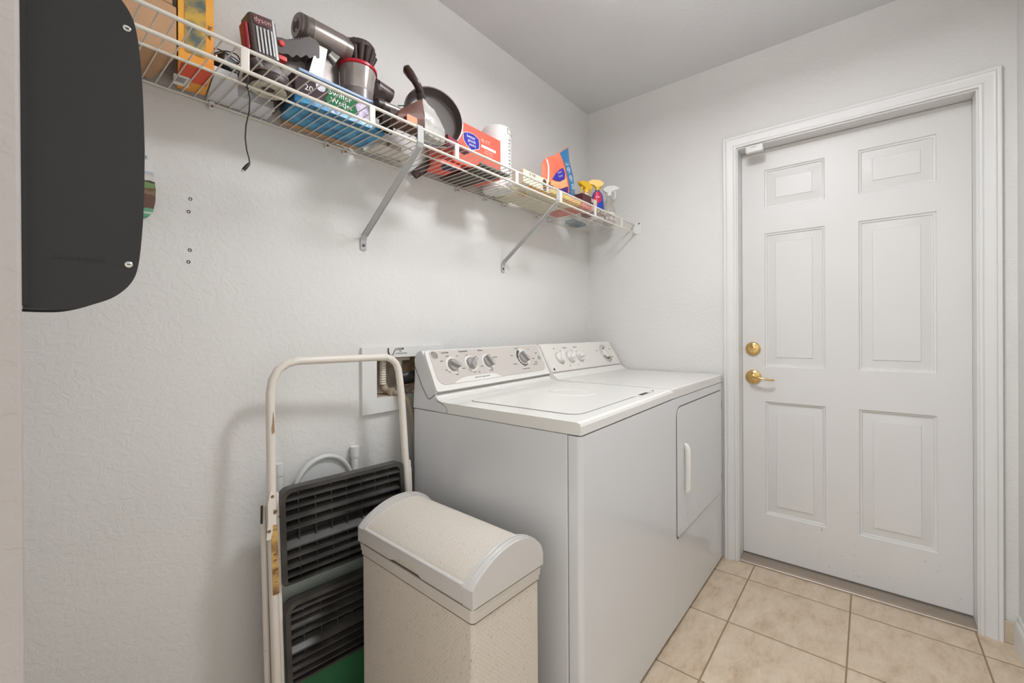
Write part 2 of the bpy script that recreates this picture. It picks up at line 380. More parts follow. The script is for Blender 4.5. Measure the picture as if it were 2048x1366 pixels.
# door slab with six raised panels
def slab():
    b = B(); X0 = .08; y0, y1 = DY0-.0012, DY1+.0006; z0, z1 = .018, DZ-.002
    cols = [(-.932, -1.172), (-1.291, -1.536)]; rows = [(.232, .784), (.954, 1.606), (1.726, 1.916)]
    ys = [y0]; [ys.extend(c) for c in cols]; ys.append(y1); zs = [z0]; [zs.extend(r) for r in rows]; zs.append(z1)
    for i in range(len(ys)-1):
        for j in range(len(zs)-1):
            if i % 2 == 1 and j % 2 == 1:
                ya, yb, za, zb = ys[i], ys[i+1], zs[j], zs[j+1]
                rings = [(0, 0), (.003, .005), (.009, .007), (.011, .0115), (.016, .0125), (.0465, .0035), (.048, .001)]
                pr = None
                for ins, d in rings:
                    q = [(X0+d, ya-ins, za+ins), (X0+d, yb+ins, za+ins), (X0+d, yb+ins, zb-ins), (X0+d, ya-ins, zb-ins)]
                    if pr:
                        for k in range(4): b.add([pr[k], pr[(k+1) % 4], q[(k+1) % 4], q[k]], [(0, 1, 2, 3)])
                    pr = q
                b.add(pr, [(0, 1, 2, 3)])
            else:
                b.add([(X0, ys[i], zs[j]), (X0, ys[i+1], zs[j]), (X0, ys[i+1], zs[j+1]), (X0, ys[i], zs[j+1])], [(0, 1, 2, 3)])
    X1 = .124
    b.add([(X0, y0, z0), (X0, y1, z0), (X0, y1, z1), (X0, y0, z1), (X1, y0, z0), (X1, y1, z0), (X1, y1, z1), (X1, y0, z1)], [(0, 1, 5, 4), (1, 2, 6, 5), (2, 3, 7, 6), (3, 0, 4, 7), (4, 5, 6, 7)])
    bmesh.ops.remove_doubles(b.bm, verts=b.bm.verts[:], dist=1e-6)
    return b
door = slab().build('door_1', DOORM, kind='structure')
o = B(); o.lathe([(.033, 0), (.0335, .006), (.031, .011), (.024, .0145), (.012, .016), (0, .016)], (.0805, -.881, 1.042), (-1, 0, 0), 32)
db = o.build('deadbolt', BRASS, door, label='round brass deadbolt')
o = B(); o.box((.0805-.03, -.896, 1.037), (.0805-.014, -.862, 1.044), .003, 3); o.build('thumb_turn', BRASS, db)
o = B(); o.lathe([(.0345, 0), (.035, .006), (.032, .010), (.022, .014), (.013, .017), (.012, .034), (.0, .036)], (.0805, -.882, .902), (-1, 0, 0), 32)
lv = o.build('lever_handle', BRASS, door, label='brass lever door handle')
B().tube([(.046, -.880, .902), (.036, -.890, .9035), (.031, -.912, .903), (.030, -.935, .8985), (.033, -.955, .894), (.042, -.972, .8935), (.046, -.976, .8945)], [.010, .0095, .0075, .006, .006, .0062, .003], 12, flat=(.75, 1.1)).build('lever', BRASS, lv)
# weather seal strip and bottom shadow gap along the slab
b = B(); b.box((.078, DY0-.002, .016), (.0815, DY1+.002, .0215)); b.build('door_sweep', mat('sweep_grey', (110, 104, 98), .6), door, smooth=False)
# scuffs on door
rs = random.Random(3); b = B()
for i in range(46):
    y = rs.uniform(-1.6, -1.08); z = abs(rs.gauss(0, .1))+.035; 
    if i > 30: y = rs.uniform(-1.6, -1.25); z = rs.uniform(.05, .45)
    if any(c[1]-.005 < y < c[0]+.005 for c in ((-.932, -1.172), (-1.291, -1.536))) and z > .225: continue
    h = rs.uniform(.0006, .0018)*(4 if rs.random() < .2 else 1); wd = rs.uniform(.0004, .0011)
    b.box((.0796, y-wd, z-h), (.0801, y+wd, z+h))
b.build('scuff_marks', mat('scuff', (120, 112, 104), .8), door, smooth=False)
# baseboards
b = B(); b.box((-.012, -1.697, 0), (0, YC, .079), .002, 1); b.build('baseboard_right', mat('tile_base', (206, 190, 164), .45, noise=.15, nscale=14), smooth=False, kind='structure')
b = B(); b.prism([(0, 0), (.014, 0), (.014, .075), (.011, .086), (.007, .09), (.006, .102), (.003, .108), (0, .108)], lambda u, v, t: Vector((t, YC+u, v)), -.012, XB)
b.build('baseboard_front', TRIM, kind='structure')
# door contact sensor
t = thing('door_sensor', (-.001, -.905, 1.98), 'small white door contact sensor clipped at the top left corner of the door', 'sensor')
B().box((-.022, -.87, 1.982), (-.0005+.003, -.944, 2.016), .005, 3).build('case', PLASTW, t)
letters([('sensor', 0, 0, .005, 1.2)], frame((-.0222, -.905, 2.006), (0, -1, 0), (0, 0, 1)), INK, 'lettering', t, .0004)
# screw holes in the wall
for k, (x, z, lb) in enumerate([(-2.015, 1.473, 'topmost of the four small dark screw holes in the wall under the shelf'), (-2.019, 1.440, 'second small dark screw hole from the top in the column under the shelf'),
                                (-2.017, 1.343, 'third small dark screw hole from the top in the column under the shelf'), (-2.020, 1.313, 'lowest of the four small dark screw holes in the wall')]):
    o = B().lathe([(.0042, -.001), (.0042, .0008), (.003, .0012), (.0022, -.0005)], (x, 0, z), (0, -1, 0), 12).build('wall_anchor', mat('anchor', (30, 26, 22), .8), loc=(x, 0, z)); tag(o, lb, 'screw hole', 'screw holes left of the shelf bracket')
# ceiling light (above the frame, the light the room has)
t = thing('ceiling_light', (LAMP[0], LAMP[1], CH), 'round semi-flush ceiling light with white glass shade in the middle of the ceiling', 'lamp')
B().lathe([(.06, 0), (.062, -.012), (.05, -.02), (.012, -.022), (.010, -.12)], (LAMP[0], LAMP[1], CH), (0, 0, 1), 32).build('canopy', PLASTW, t)
B().lathe([(.135, -.128), (.13, -.138), (.115, -.15), (.102, -.156)], (LAMP[0], LAMP[1], CH), (0, 0, 1), 40, cap=False).build('shade', mat('shade_glass', (250, 245, 238), .4, emit=2), t)

# ------------------------------------------------------------------ wire shelf
ZD = 1.7335
SX0 = -2.30
sh = thing('wire_shelf', (-1.15, 0, ZD), 'long white wire wall shelf full of household goods above the machines', 'shelf')
b = B(); n = int((-.012-SX0)/.02583)
for i in range(n+1):
    x = -.018 - i*.02583
    if x < SX0+.005: break
    b.tube([(x, -.004, ZD), (x, -.306, ZD)], .00155, 6)
b.build('deck_wires', EPOXY, sh)
B().tube([(SX0, -.306, ZD+.001), (-.004, -.306, ZD+.001)], .0042, 10).build('front_rail', EPOXY, sh)
B().tube([(SX0, -.306, ZD-.045), (-.004, -.306, ZD-.045)], .0042, 10).build('lower_rail', EPOXY, sh)
B().tube([(SX0, -.171, ZD-.004), (-.004, -.171, ZD-.004)], .0032, 10).build('middle_rail', EPOXY, sh)
B().tube([(SX0, -.006, ZD-.003), (-.004, -.006, ZD-.003)], .003, 10).build('back_rail', EPOXY, sh)
for x in (-2.297, -1.993, -1.689, -1.383, -1.077, -.776, -.473, -.183):
    B().box((x-.009, -.3105, ZD-.047), (x+.009, -.304, ZD+.004), .003, 2).build('connector', EPOXY, sh)
for x in (-1.97, -1.66, -1.60, -1.33, -1.10, -.93, -.80, -.55, -.42):
    o = B().box((x-.006, -.012, ZD-.018), (x+.006, -.0005, ZD+.002), .002, 2).build('wall_clip', PLASTW, sh)
    B().lathe([(.0035, 0), (.0035, .002), (.001, .003)], (x, -.012, ZD-.012), (0, -1, 0), 10).build('screw', mat('brass_screw', (150, 122, 80), .4, .8), o)
o = B().box((-.0115, -.318, ZD-.052), (-.0005, -.292, ZD+.012), .002, 2).build('end_bracket', PLASTW, sh)
B().box((-.0035, -.334, ZD-.05), (-.0005, -.31, ZD+.012), .001, 1).build('flange', PLASTW, o)
B().lathe([(.004, 0), (.004, .002), (.001, .003)], (-.0035, -.327, ZD+.006), (-1, 0, 0), 10).build('screw', DARK, o)
for x in (-1.532, -.806):
    b = B(); h = .0108
    P = [(-.309, ZD+.006), (-.3125, ZD-.005), (-.3125, ZD-.045), (-.306, ZD-.056), (-.012, 1.462), (-.0035, 1.445), (-.0035, 1.412)]
    for (y0, z0), (y1, z1) in zip(P, P[1:]):
        d = Vector((0, y1-y0, z1-z0)).normalized(); nn = Vector((0, -d.z, d.y))*.0012
        q = []
        for hh in (-h, h):
            for (yy, zz) in ((y0, z0), (y1, z1)):
                for sgn in (-1, 1): q.append(Vector((x+hh, yy, zz))+nn*sgn)
        b.add(q, [(0, 1, 3, 2), (4, 6, 7, 5), (0, 4, 5, 1), (2, 3, 7, 6), (0, 2, 6, 4), (1, 5, 7, 3)])
    for hh in (-h, h):   # folded edges that stiffen the strip
        b.tube([(x+hh, -.305, ZD-.058), (x+hh, -.012, 1.460)], .0016, 6)
    o = b.build('support_brace', BRACKET, sh, smooth=False)
    B().lathe([(.0048, 0), (.0048, .002), (.002, .0035)], (x, -.005, 1.428), (0, -1, 0), 12).build('screw', mat('zinc_screw', (96, 92, 86), .35, .8), o)

# ------------------------------------------------------------------ washer and dryer
WX0, WX1 = -1.387, -.7188; DX0, DX1 = -.7178, -.014; FY = -.761
def tilt(v):
    f = v.z/.9 if v.z < .9 else max(.35, 1-(v.z-.9)*4)
    v.z += .0135*((v.x-WX0)/(WX1-WX0))*f
def T(b):
    for v in b.bm.verts: tilt(v.co)
    return b
def tv(fn): 
    def g(u, v, t):
        p = fn(u, v, t); tilt(p); return p
    return g
ws = thing('washing_machine', ((WX0+WX1)/2, -.42, 0), 'white top-loading washing machine with grey control panel beside the ladder', 'washing machine')
T(B().box((WX0, -.7205, .014), (WX1, -.081, .864), .006, 2)).build('cabinet', ENAMEL, ws)
T(B().prism(rrect(WX0, FY, WX1, -.7225, [.014, .0015, .0015, .0015]), XY, .016, .862)).build('front_panel', ENAMEL, ws)
for x in (WX0+.06, WX1-.06):
    for y in (-.70, -.14): B().lathe([(.02, 0), (.022, .006), (.012, .012), (.012, .02)], (x, y, 0), seg=14).build('foot', BLACK, ws)
# deck with rounded skirt
dk = T(B().prism([(-.199, .9215), (-.207, .909), (-.216, .9035), (-.232, .9), (-.26, .8985), (FY+.012, .8985), (FY+.003, .8955), (FY, .888), (FY, .866), (-.262, .866), (-.258, .88), (-.246, .893), (-.228, .897), (-.212, .902), (-.203, .91), (-.1965, .92)], lambda u, v, t: Vector((t, u, v)), WX0, WX1))
# full-depth body under the deck
dk.bevel_all(.0022, 2, .9)
deck = dk.build('top_deck', ENTOP, ws, smooth=False)
T(B().box((WX0+.004, FY+.02, .864), (WX1-.004, -.2, .893))).build('deck_underside', ENTOP, ws, smooth=False)
# lid with groove
T(B().prism(rrect(-1.3155, -.709, -.737, -.289, [.042, .042, .02, .02]), XY, .8975, .8991)).build('lid_gap', mat('lid_gap_grey', (128, 124, 118), .6), ws, smooth=False)
ld = T(B().prism(rrect(-1.3135, -.707, -.739, -.291, [.04, .04, .02, .02]), XY, .8976, .9008).bevel_all(.0013, 2, .9))
lid = ld.build('lid', ENTOP, ws)
# shallow oval dent on lid, latch slot
b = B()
ring = [(.064*math.cos(a), .082*math.sin(a)) for a in [2*math.pi*k/36 for k in range(36)]]
def ov(s_, z): return [b.bm.verts.new((-.985+x*s_, -.485+y*s_, z)) for x, y in ring]
rr = [ov(1.12, .9007), ov(1.04, .9026), ov(.98, .903), ov(.9, .9014), ov(.8, .9008)]
for a_, c_ in zip(rr, rr[1:]):
    for k in range(36): b.bm.faces.new((a_[k], a_[(k+1) % 36], c_[(k+1) % 36], c_[k]))
T(b).build('lid_emboss', ENTOP, lid)
T(B().prism(rrect(-.905, -.72, -.845, -.706, .003), XY, .8985, .9011)).build('lid_latch_slot', DARK, ws, smooth=False)
T(B().prism(rrect(-.94, -.722, -.8, -.703, .006), XY, .898, .9002)).build('latch_pocket', mat('pocket_grey', (205, 201, 194), .4), ws, smooth=False)
T(B().lathe([(.003, 0), (.003, .0015)], (-1.306, -.297, .8990), seg=12)).build('lid_pin', INK, ws)
# console
CP = [(-.0815, .866), (-.084, .90), (-.09, .97), (-.0915, 1.012), (-.089, 1.035), (-.094, 1.05), (-.106, 1.062), (-.122, 1.0675), (-.1285, 1.066), (-.133, 1.0585), (-.141, 1.040), (-.152, 1.02), (-.163, .998), (-.175, .975), (-.186, .952), (-.1965, .929), (-.1955, .9205), (-.208, .899), (-.23, .894), (-.25, .884), (-.258, .866)]
T(B().prism(CP, YZ, WX0, WX1).bevel_all(.002, 2, .8)).build('console', ENAMEL, ws)
# white moulded face of the console standing proud, with end cap seam
FP0 = Vector((0, -.1375, 1.0655)); FP1 = Vector((0, -.2045, .9285)); dn = (FP1-FP0).normalized()
FN = Vector((0, dn.z, -dn.y)) # outward (towards -Y, up)
def FW(u, s, t): 
    p = FP0+dn*s+FN*t; p = Vector((u, p.y, p.z)); return p
T(B().prism(rrect(WX0+.001, -.001, WX1-.001, .152, [.016, .022, .004, .012]), FW, -.02, .0035).bevel_all(.002, 2, .8)).build('console_face', ENTOP, ws)
fw = tv(FW)
B().prism(rrect(-1.369, .002, -.732, .131, [.012, .012, .03, .034]), fw, .0034, .0046).build('control_panel', FACIA, ws, smooth=False)
sw = [(-1.30, .1315), (-1.285, .124), (-1.262, .116), (-1.225, .1115), (-1.10, .1115), (-1.075, .115), (-1.06, .122), (-1.045, .1315)]
B().prism(sw, fw, .0044, .0052).build('panel_swoosh', ENTOP, ws, smooth=False)
B().tube([tv(YZ)(-.0915, 1.012, WX0-.0003), tv(YZ)(-.13, .945, WX0-.0003), tv(YZ)(-.158, .908, WX0-.0003), tv(YZ)(-.166, .9035, WX0-.0003), tv(YZ)(-.178, .908, WX0-.0003), tv(YZ)(-.198, .9215, WX0-.0003)], .0011, 6).build('end_cap_seam', DARK, ws)
B().tube([Vector((WX0+.003, -.2035, .9225)), Vector((WX1, -.2035, .9225+.0128))], .001, 6).build('deck_seam', mat('seam_brown', (128, 112, 98), .7), ws)
B().lathe([(.0135, 0), (.0145, .0015), (.0125, .003), (.0115, .0018), (0, .0018)], fw(-1.348, .0185, .004), FN, 24, scale=(1, 1)).build('maker_badge', CHROME, ws)
def knob(u, s, ang, parent, base=fw, r=.0235, m=GREYK, ring=True, h0=.0046, wide=.0068, N=FN, dnn=dn):
    o = base(u, s, h0)
    if ring: B().lathe([(r*1.36, 0), (r*1.36, .0005)], o, N, 36).build('dial_ring', ENTOP, parent, smooth=False)
    k = B().lathe([(r, .0005), (r, .006), (r*.93, .010), (r*.88, .0112), (0, .0112)], o, N, 32).build('knob', m, parent)
    U = Vector((1, 0, 0)); V = -dnn; a = math.radians(ang); du = U*math.cos(a)+V*math.sin(a); dv = -U*math.sin(a)+V*math.cos(a)
    b = B(); L_ = r*1.0
    def fn(x, y, t): return o+du*x+dv*y+N*t
    b.prism([(-L_, -wide*.8), (L_*.9, -wide), (L_*1.05, 0), (L_*.9, wide), (-L_, wide*.8)], fn, .01, .024); b.bevel_all(.002, 2)
    b.build('grip', m, k)
    b = B(); b.prism([(L_*.3, -.0007), (L_*.95, -.0007), (L_*.95, .0007), (L_*.3, .0007)], fn, .0238, .0244); b.build('pointer', WHITE, k, smooth=False)
for u, a in ((-1.278, -28), (-1.185, 40), (-1.093, -62)): knob(u, .061, a, ws)
# cycle dial
o = fw(-.868, .0585, .0046)
B().lathe([(.043, 0), (.043, .0006)], o, FN, 44).build('dial_ring', ENTOP, ws, smooth=False)
U = Vector((1, 0, 0)); V = -dn
def dfn(x, y, t): return o+U*x+V*y+FN*t
for a0, a1, r0, r1 in ((112, 150, .029, .041), (152, 185, .029, .041), (188, 208, .031, .040), (211, 226, .031, .040), (229, 244, .031, .040), (247, 268, .031, .041), (271, 286, .032, .039), (290, 304, .032, .039)):
    pl = arc((0, 0), r1, a0, a1, 5)+arc((0, 0), r0, a1, a0, 5)
    B().prism(pl, dfn, .0006, .0011).build('cycle_segment', INK if a0 < 280 else FACIA, ws, smooth=False)
knob(-.868, .0585, -55, ws, ring=False, r=.025, h0=.0052)
B().lathe([(.0085, 0), (.0085, .003), (.007, .004), (0, .004)], fw(-.755, .066, .0046), FN, 20).build('start_button', GREYK, ws)
TF = lambda u, v, t: fw(u, -v, t)
letters([('Load Size', -1.298, -.0115, .0065), ('Temperature', -1.208, -.0105, .0065), ('Options', -1.115, -.0105, .0065), ('LIGHT', -1.292, -.026, .004), ('Small', -1.325, -.043, .0045), ('Med', -1.316, -.079, .0045), ('Large', -1.303, -.086, .004), ('Super', -1.272, -.0985, .0045), ('Hot', -1.245, -.028, .0045),
         ('Warm', -1.232, -.079, .0045), ('Cold', -1.196, -.028, .0045), ('Cool', -1.183, -.0985, .0045), ('Cold', -1.16, -.1, .0045), ('Extra rinse', -1.043, -.045, .0045), ('Speed', -1.135, -.078, .0045), ('Normal', -1.093, -.1, .0045), ('Cottons', -.892, -.013, .005), ('Off', -.81, -.02, .0045), ('Heavy', -.938, -.045, .0045), ('Delicates', -.935, -.085, .0045), ('Casual', -.80, -.068, .005), ('Light', -.79, -.086, .005), ('Speed wash', -.80, -.097, .0045), ('Permanent press', -.875, -.112, .005), ('Start', -.765, -.042, .005),
         ('HEAVY DUTY  LARGE CAPACITY', -1.15, -.1205, .0042), ('.  .  .  .  .', -.88, -.0035, .006)], TF, INK, 'lettering', ws, .0004)
for o_ in ws.children:
    if o_.name.startswith('lettering'):
        for v in o_.data.vertices: v.co += FN*.0054

# dryer
dr = thing('clothes_dryer', ((DX0+DX1)/2, -.42, 0), 'white front-door clothes dryer between the washing machine and the door wall', 'dryer')
B().prism(rrect(DX0, FY, DX1, -.08, [.001, .01, .003, .003]), XY, .014, .8755).build('cabinet', ENAMEL, dr)
for x in (DX0+.06, DX1-.06):
    for y in (-.70, -.14): B().lathe([(.02, 0), (.022, .006), (.012, .012), (.012, .02)], (x, y, 0), seg=14).build('foot', BLACK, dr)
B().prism([(-.235, .93), (-.246, .921), (-.262, .916), (-.3, .9145), (FY+.010, .9145), (FY+.002, .9115), (FY, .904), (FY, .878), (-.2, .878), (-.2, .93)], YZ, DX0, DX1).bevel_all(.001, 1, .9).build('top_deck', ENTOP, dr)
DP0 = Vector((0, -.142, 1.073)); DP1 = Vector((0, -.22, .943)); ddn = (DP1-DP0).normalized(); DN = Vector((0, ddn.z, -ddn.y))
B().prism([(-.082, .876), (-.085, 1.03), (-.1, 1.06), (-.128, 1.073), (-.141, 1.073), (-.219, .943), (-.222, .9395), (-.238, .925), (-.245, .916), (-.25, .9), (-.25, .876)], YZ, DX0+.0009, DX1-.004).bevel_all(.004, 3, .5).build('console', ENTOP, dr)
def FD(u, s, t):
    p = DP0+ddn*s+DN*t; return Vector((u, p.y, p.z))
fd = FD
B().prism(rrect(DX0+.004, .004, DX1-.008, .146, .006), fd, -.002, .0015).build('control_panel', FACD, dr, smooth=False)
B().tube([fd(DX0, .1505, .001), fd(DX1-.004, .1505, .001)], .001, 6).build('deck_seam', MATS['seam_brown'], dr)
for u, a in ((-.602, 60), (-.508, 25), (-.418, 10)):
    knob(u, .078, a, dr, base=fd, r=.0275, m=ENTOP, ring=False, h0=.0015, wide=.009, N=DN, dnn=ddn)
    B().lathe([(.033, 0), (.033, .0006)], fd(u, .080, .0014), DN, 32).build('knob_skirt', mat('skirt_beige', (190, 181, 168), .45), dr, smooth=False)
o = fd(-.135, .076, .0015)
B().lathe([(.055, 0), (.055, .0006), (.0, .0006)], o, DN, 44).build('dial_ring', mat('dial_tan', (206, 198, 188), .45), dr, smooth=False)
U = Vector((1, 0, 0)); V2 = -ddn
def d2(x, y, t): return o+U*x+V2*y+DN*t
b = B()
for k in range(28):
    a = math.radians(60+k*9.5); c_, s_ = math.cos(a), math.sin(a)
    b.prism([(c_*.044-s_*.0006, s_*.044+c_*.0006), (c_*.052-s_*.0006, s_*.052+c_*.0006), (c_*.052+s_*.0006, s_*.052-c_*.0006), (c_*.044+s_*.0006, s_*.044-c_*.0006)], d2, .0006, .001)
b.build('dial_ticks', FACIA, dr, smooth=False)
for a0, a1 in ((45, 100), (200, 330)):
    B().prism(arc((0, 0), .036, a0, a1, 8)+arc((0, 0), .029, a1, a0, 8), d2, .0006, .0014).build('cycle_segment', mat('dial_brown', (96, 82, 68), .5), dr, smooth=False)
knob(-.135, .076, 115, dr, base=fd, r=.027, m=ENTOP, ring=False, h0=.0016, wide=.008, N=DN, dnn=ddn)
B().lathe([(.0065, 0), (.0065, .001), (.004, .001), (.004, .0005)], fd(-.692, .134, .0015), DN, 20).build('maker_badge', INK, dr)
TD = lambda u, v, t: fd(u, -v, t+.0017)
letters([('Start', -.615, -.027, .0055), ('Temperature', -.522, -.026, .0055), ('Signal Level', -.424, -.025, .0055), ('Heavy', -.57, -.042, .004), ('Med', -.47, -.040, .004), ('Low', -.468, -.122, .004), ('High', -.545, -.124, .004), ('Cottons', -.215, -.055, .0045), ('Easy Care', -.06, -.05, .0045), ('Timed Dry', -.075, -.1, .0045), ('Off', -.135, -.137, .004)], TD, INK, 'lettering', dr, .0004)
# dryer door
dp = rrect(-.683, .345, -.054, .838, [.012, .012, .016, .04])
B().prism(rrect(-.687, .3392, -.050, .842, [.014, .014, .018, .043]), XZ, FY+.002, FY-.0012).build('door_gap', mat('door_gap_grey', (92, 88, 84), .6), dr, smooth=False)
dd = B().prism(dp, XZ, FY, FY-.004).bevel_all(.0018, 2, .9).build('door', ENAMEL, dr)
b = B().tube([(-.603, FY-.004, .690), (-.603, FY-.011, .683), (-.603, FY-.016, .668), (-.603, FY-.017, .59), (-.603, FY-.016, .512), (-.603, FY-.011, .498), (-.603, FY-.004, .491)], [.003, .009, .0115, .0105, .0105, .009, .003], 12, flat=(1, .7))
b.build('handle', ENTOP, dd)
for z in (.765, .408): B().box((-.0485, FY-.003, z-.02), (-.0425, FY+.001, z+.02), .001, 1).build('hinge', mat('hinge_grey', (86, 82, 78), .5), dr)

# ------------------------------------------------------------------ laundry outlet box in the wall
ob = thing('outlet_box', (-1.36, 0, .853), 'white recessed washer outlet box with pipes set in the wall behind the ladder', 'outlet box')
b = B(); y0, y1 = -.013, 0
for a_, c_ in (((-1.545, .853), (-1.489, 1.081)), ((-1.235, .853), (-1.185, 1.081)), ((-1.489, .853), (-1.235, .905)), ((-1.489, 1.043), (-1.235, 1.081))):
    b.box((a_[0], y0, a_[1]), (c_[0], y1-.0002, c_[1]))
b.build('frame', PLASTW, ob, smooth=False)
BOXI = mat('aged_box_plastic', (188, 178, 162), .55, c2=(150, 116, 78), nscale=16, ramp=(.3, .55))
b = B(); b.box((ox0, .09, oz0), (ox1, .095, oz1)); b.box((ox0, 0, oz0), (ox1, .09, oz0+.003)); b.box((ox0, 0, oz1-.003), (ox1, .09, oz1)); b.box((ox0, 0, oz0), (ox0+.003, .09, oz1)); b.box((ox1-.003, 0, oz0), (ox1, .09, oz1))
b.build('box_liner', BOXI, ob, smooth=False)
PVC = mat('aged_white_pipe', (222, 212, 196), .4, noise=.08, nscale=20)
HOSE = mat('beige_hose', (172, 156, 134), .5, noise=.15, nscale=20)
b = B(); pr = []
for k in range(23): z = .945+k*.0043; pr.append((.0118 if k % 2 else .0138, z))
b.lathe(pr, (-1.435, .035, 0), seg=16); b.build('supply_pipe', PVC, ob)
B().tube([(-1.362, .035, 1.041), (-1.362, .035, .94)], .010, 14).build('drain_pipe', PVC, ob)
B().box((-1.41, .012, 1.028), (-1.33, .06, 1.041), .003).build('pipe_collar', PVC, ob)
for x in (-1.428, -1.35):
    v = B().tube([(x, .04, .95), (x, .035, .928), (x+.004, .02, .92), (x+.012, -.012, .916)], [.012, .015, .013, .011], 14).build('valve', HOSE, ob)
    B().lathe([(.0165, 0), (.0175, .004), (.0165, .013), (.011, .014)], (x+.006, .004, .917), (.25, -1, -.05), 10).build('coupling', HOSE, v)
B().tube([(-1.416, -.012, .916), (-1.40, -.035, .912), (-1.385, -.048, .89), (-1.37, -.052, .84), (-1.35, -.05, .7), (-1.34, -.045, .5)], .0095, 12).build('supply_hose', HOSE, ob)
B().tube([(-1.338, -.012, .916), (-1.325, -.04, .9), (-1.31, -.045, .86), (-1.30, -.04, .75), (-1.3, -.04, .5)], .0095, 12).build('supply_hose', HOSE, ob)
b = B(); pts = []; rs_ = []
for k in range(45):
    t_ = k/44; p = Vector((-1.362, .035, .955)).lerp(Vector((-1.352, -.03, .968)), min(1, t_*2)) if t_ < .5 else Vector((-1.352, -.03, .968)).lerp(Vector((-1.30, -.052, 1.0)), (t_-.5)*2)
    pts.append(p); rs_.append(.0215 if k % 2 else .0175)
B().tube(pts, rs_, 16).build('drain_hose', BLACK, ob, label='black corrugated drain hose')
# printed trap drawing on the frame
dfn2 = lambda u, v, t: Vector((u, -.0131-t, v))
B().tube([(-1.443, -.0135, 1.0765), (-1.443, -.0135, 1.063), (-1.438, -.0135, 1.0525), (-1.430, -.0135, 1.0495), (-1.422, -.0135, 1.053), (-1.418, -.0135, 1.063), (-1.412, -.0135, 1.0715), (-1.402, -.0135, 1.0735), (-1.378, -.0135, 1.0735)], .0029, 6).build('trap_drawing', INK, ob)
B().tube([(-1.438, -.0164, 1.0525), (-1.430, -.0164, 1.0495), (-1.422, -.0164, 1.053), (-1.418, -.0164, 1.063), (-1.412, -.0164, 1.0715), (-1.402, -.0164, 1.0735), (-1.388, -.0164, 1.0735)], .0010, 6).build('trap_drawing_core', WHITE, ob)
letters([('IPS', -1.391, 1.0635, .0055), ('CORPORATION', -1.388, 1.056, .0055, .95)], dfn2, INK, 'lettering', ob, .0004)

# ------------------------------------------------------------------ hamper
HA = Vector((-1.704, -.687, 0)); ang = math.radians(-1.9)
HU = Vector((math.cos(ang), math.sin(ang), 0)); HV = Vector((-math.sin(ang), math.cos(ang), 0))
HW, HL, HZ = .2385, .4605, .548
hm = thing('laundry_hamper', tuple(HA+HU*HW/2+HV*HL/2), 'beige woven upright laundry hamper with arched lid in front of the washer', 'hamper')
hf = lambda u, v, t: HA+HU*u+HV*v+Vector((0, 0, t))
ins = .006
B().prism(rrect(ins, ins, HW-ins, HL-ins, .01), hf, .004, HZ-.012).build('body', WEAVE, hm)
b = B()
for k, (o_, z0, z1) in enumerate(((.003, HZ-.03, HZ-.019), (.001, HZ-.018, HZ-.008), (0, HZ-.007, HZ))):
    b.prism(rrect(o_, o_, HW-o_, HL-o_, .011), hf, z0, z1)
b.bevel_all(.0018, 2, .9); b.build('rim', DUMP, hm)
B().prism(rrect(.004, .004, HW-.004, HL-.004, .01), hf, HZ-.033, HZ+.004).build('lid_gap', mat('gap_brown', (96, 82, 66), .7), hm)
# lid: arch profile across u
def archp(o_=0, zb=HZ+.004):
    pts = [(o_-.001, zb)]
    ctrl = [(-.001, .590), (.012, .603), (.035, .618), (.065, .632), (.1, .6415), (.135, .6445), (.165, .642), (.195, .632), (.218, .617), (.232, .600), (.2395, .580)]
    cx, cz = HW/2, .56
    ctrl = smooth(ctrl, 3)
    for u, z in ctrl:
        d = Vector((u-cx, z-cz)); l = d.length; d = d*((l-o_)/l); pts.append((cx+d.x, cz+d.y))
    pts.append((HW+.001-o_, zb)); return pts
def arcfn(u, v, t): return HA+HU*u+HV*t+Vector((0, 0, v))
for v0, v1, nm in ((-.002, .030, 'near'), (HL-.030, HL+.002, 'far')):
    b = B(); b.prism(archp(0), arcfn, v0, v1)
    b.bevel_all(.003, 2, .9)
    e = b.build('lid_end_cap', DUMP2, hm)
    for q in (v0+.010, v0+.022) if nm == 'near' else (v0+.010, v0+.020):
        pp = archp(-.0012)[1:-1]; B().tube([arcfn(u, z, q) for u, z in pp], .0016, 6).build('moulded_bead', DUMP2, e)
B().prism(archp(.006), arcfn, .029, HL-.029).build('lid_panel', WEAVE, hm)
# front and back edge strips with thumb notch
N_ = [(.03, .555), (.03, .594), (HL-.03, .594), (HL-.03, .555), (HL*.5+.075, .555), (HL*.5+.06, .558), (HL*.5+.045, .566), (HL*.5+.03, .571), (HL*.5-.03, .571), (HL*.5-.042, .566), (HL*.5-.05, .558), (HL*.5-.06, .555)]
b = B().prism(N_, lambda u, v, t: HA+HU*t+HV*u+Vector((0, 0, v)), -.003, .008); b.bevel_all(.0015, 2, .9); b.build('lid_front_strip', DUMP2, hm)
B().tube([HA+HU*.0+HV*.031+Vector((0, 0, .5925)), HA+HU*.0+HV*(HL-.031)+Vector((0, 0, .5925))], .0035, 8).build('strip_bead', DUMP2, hm)
B().prism([(.029, .553), (.029, .597), (HL-.029, .597), (HL-.029, .553)], lambda u, v, t: HA+HU*t+HV*u+Vector((0, 0, v)), HW-.008, HW+.002).build('lid_back_strip', DUMP2, hm, smooth=False)

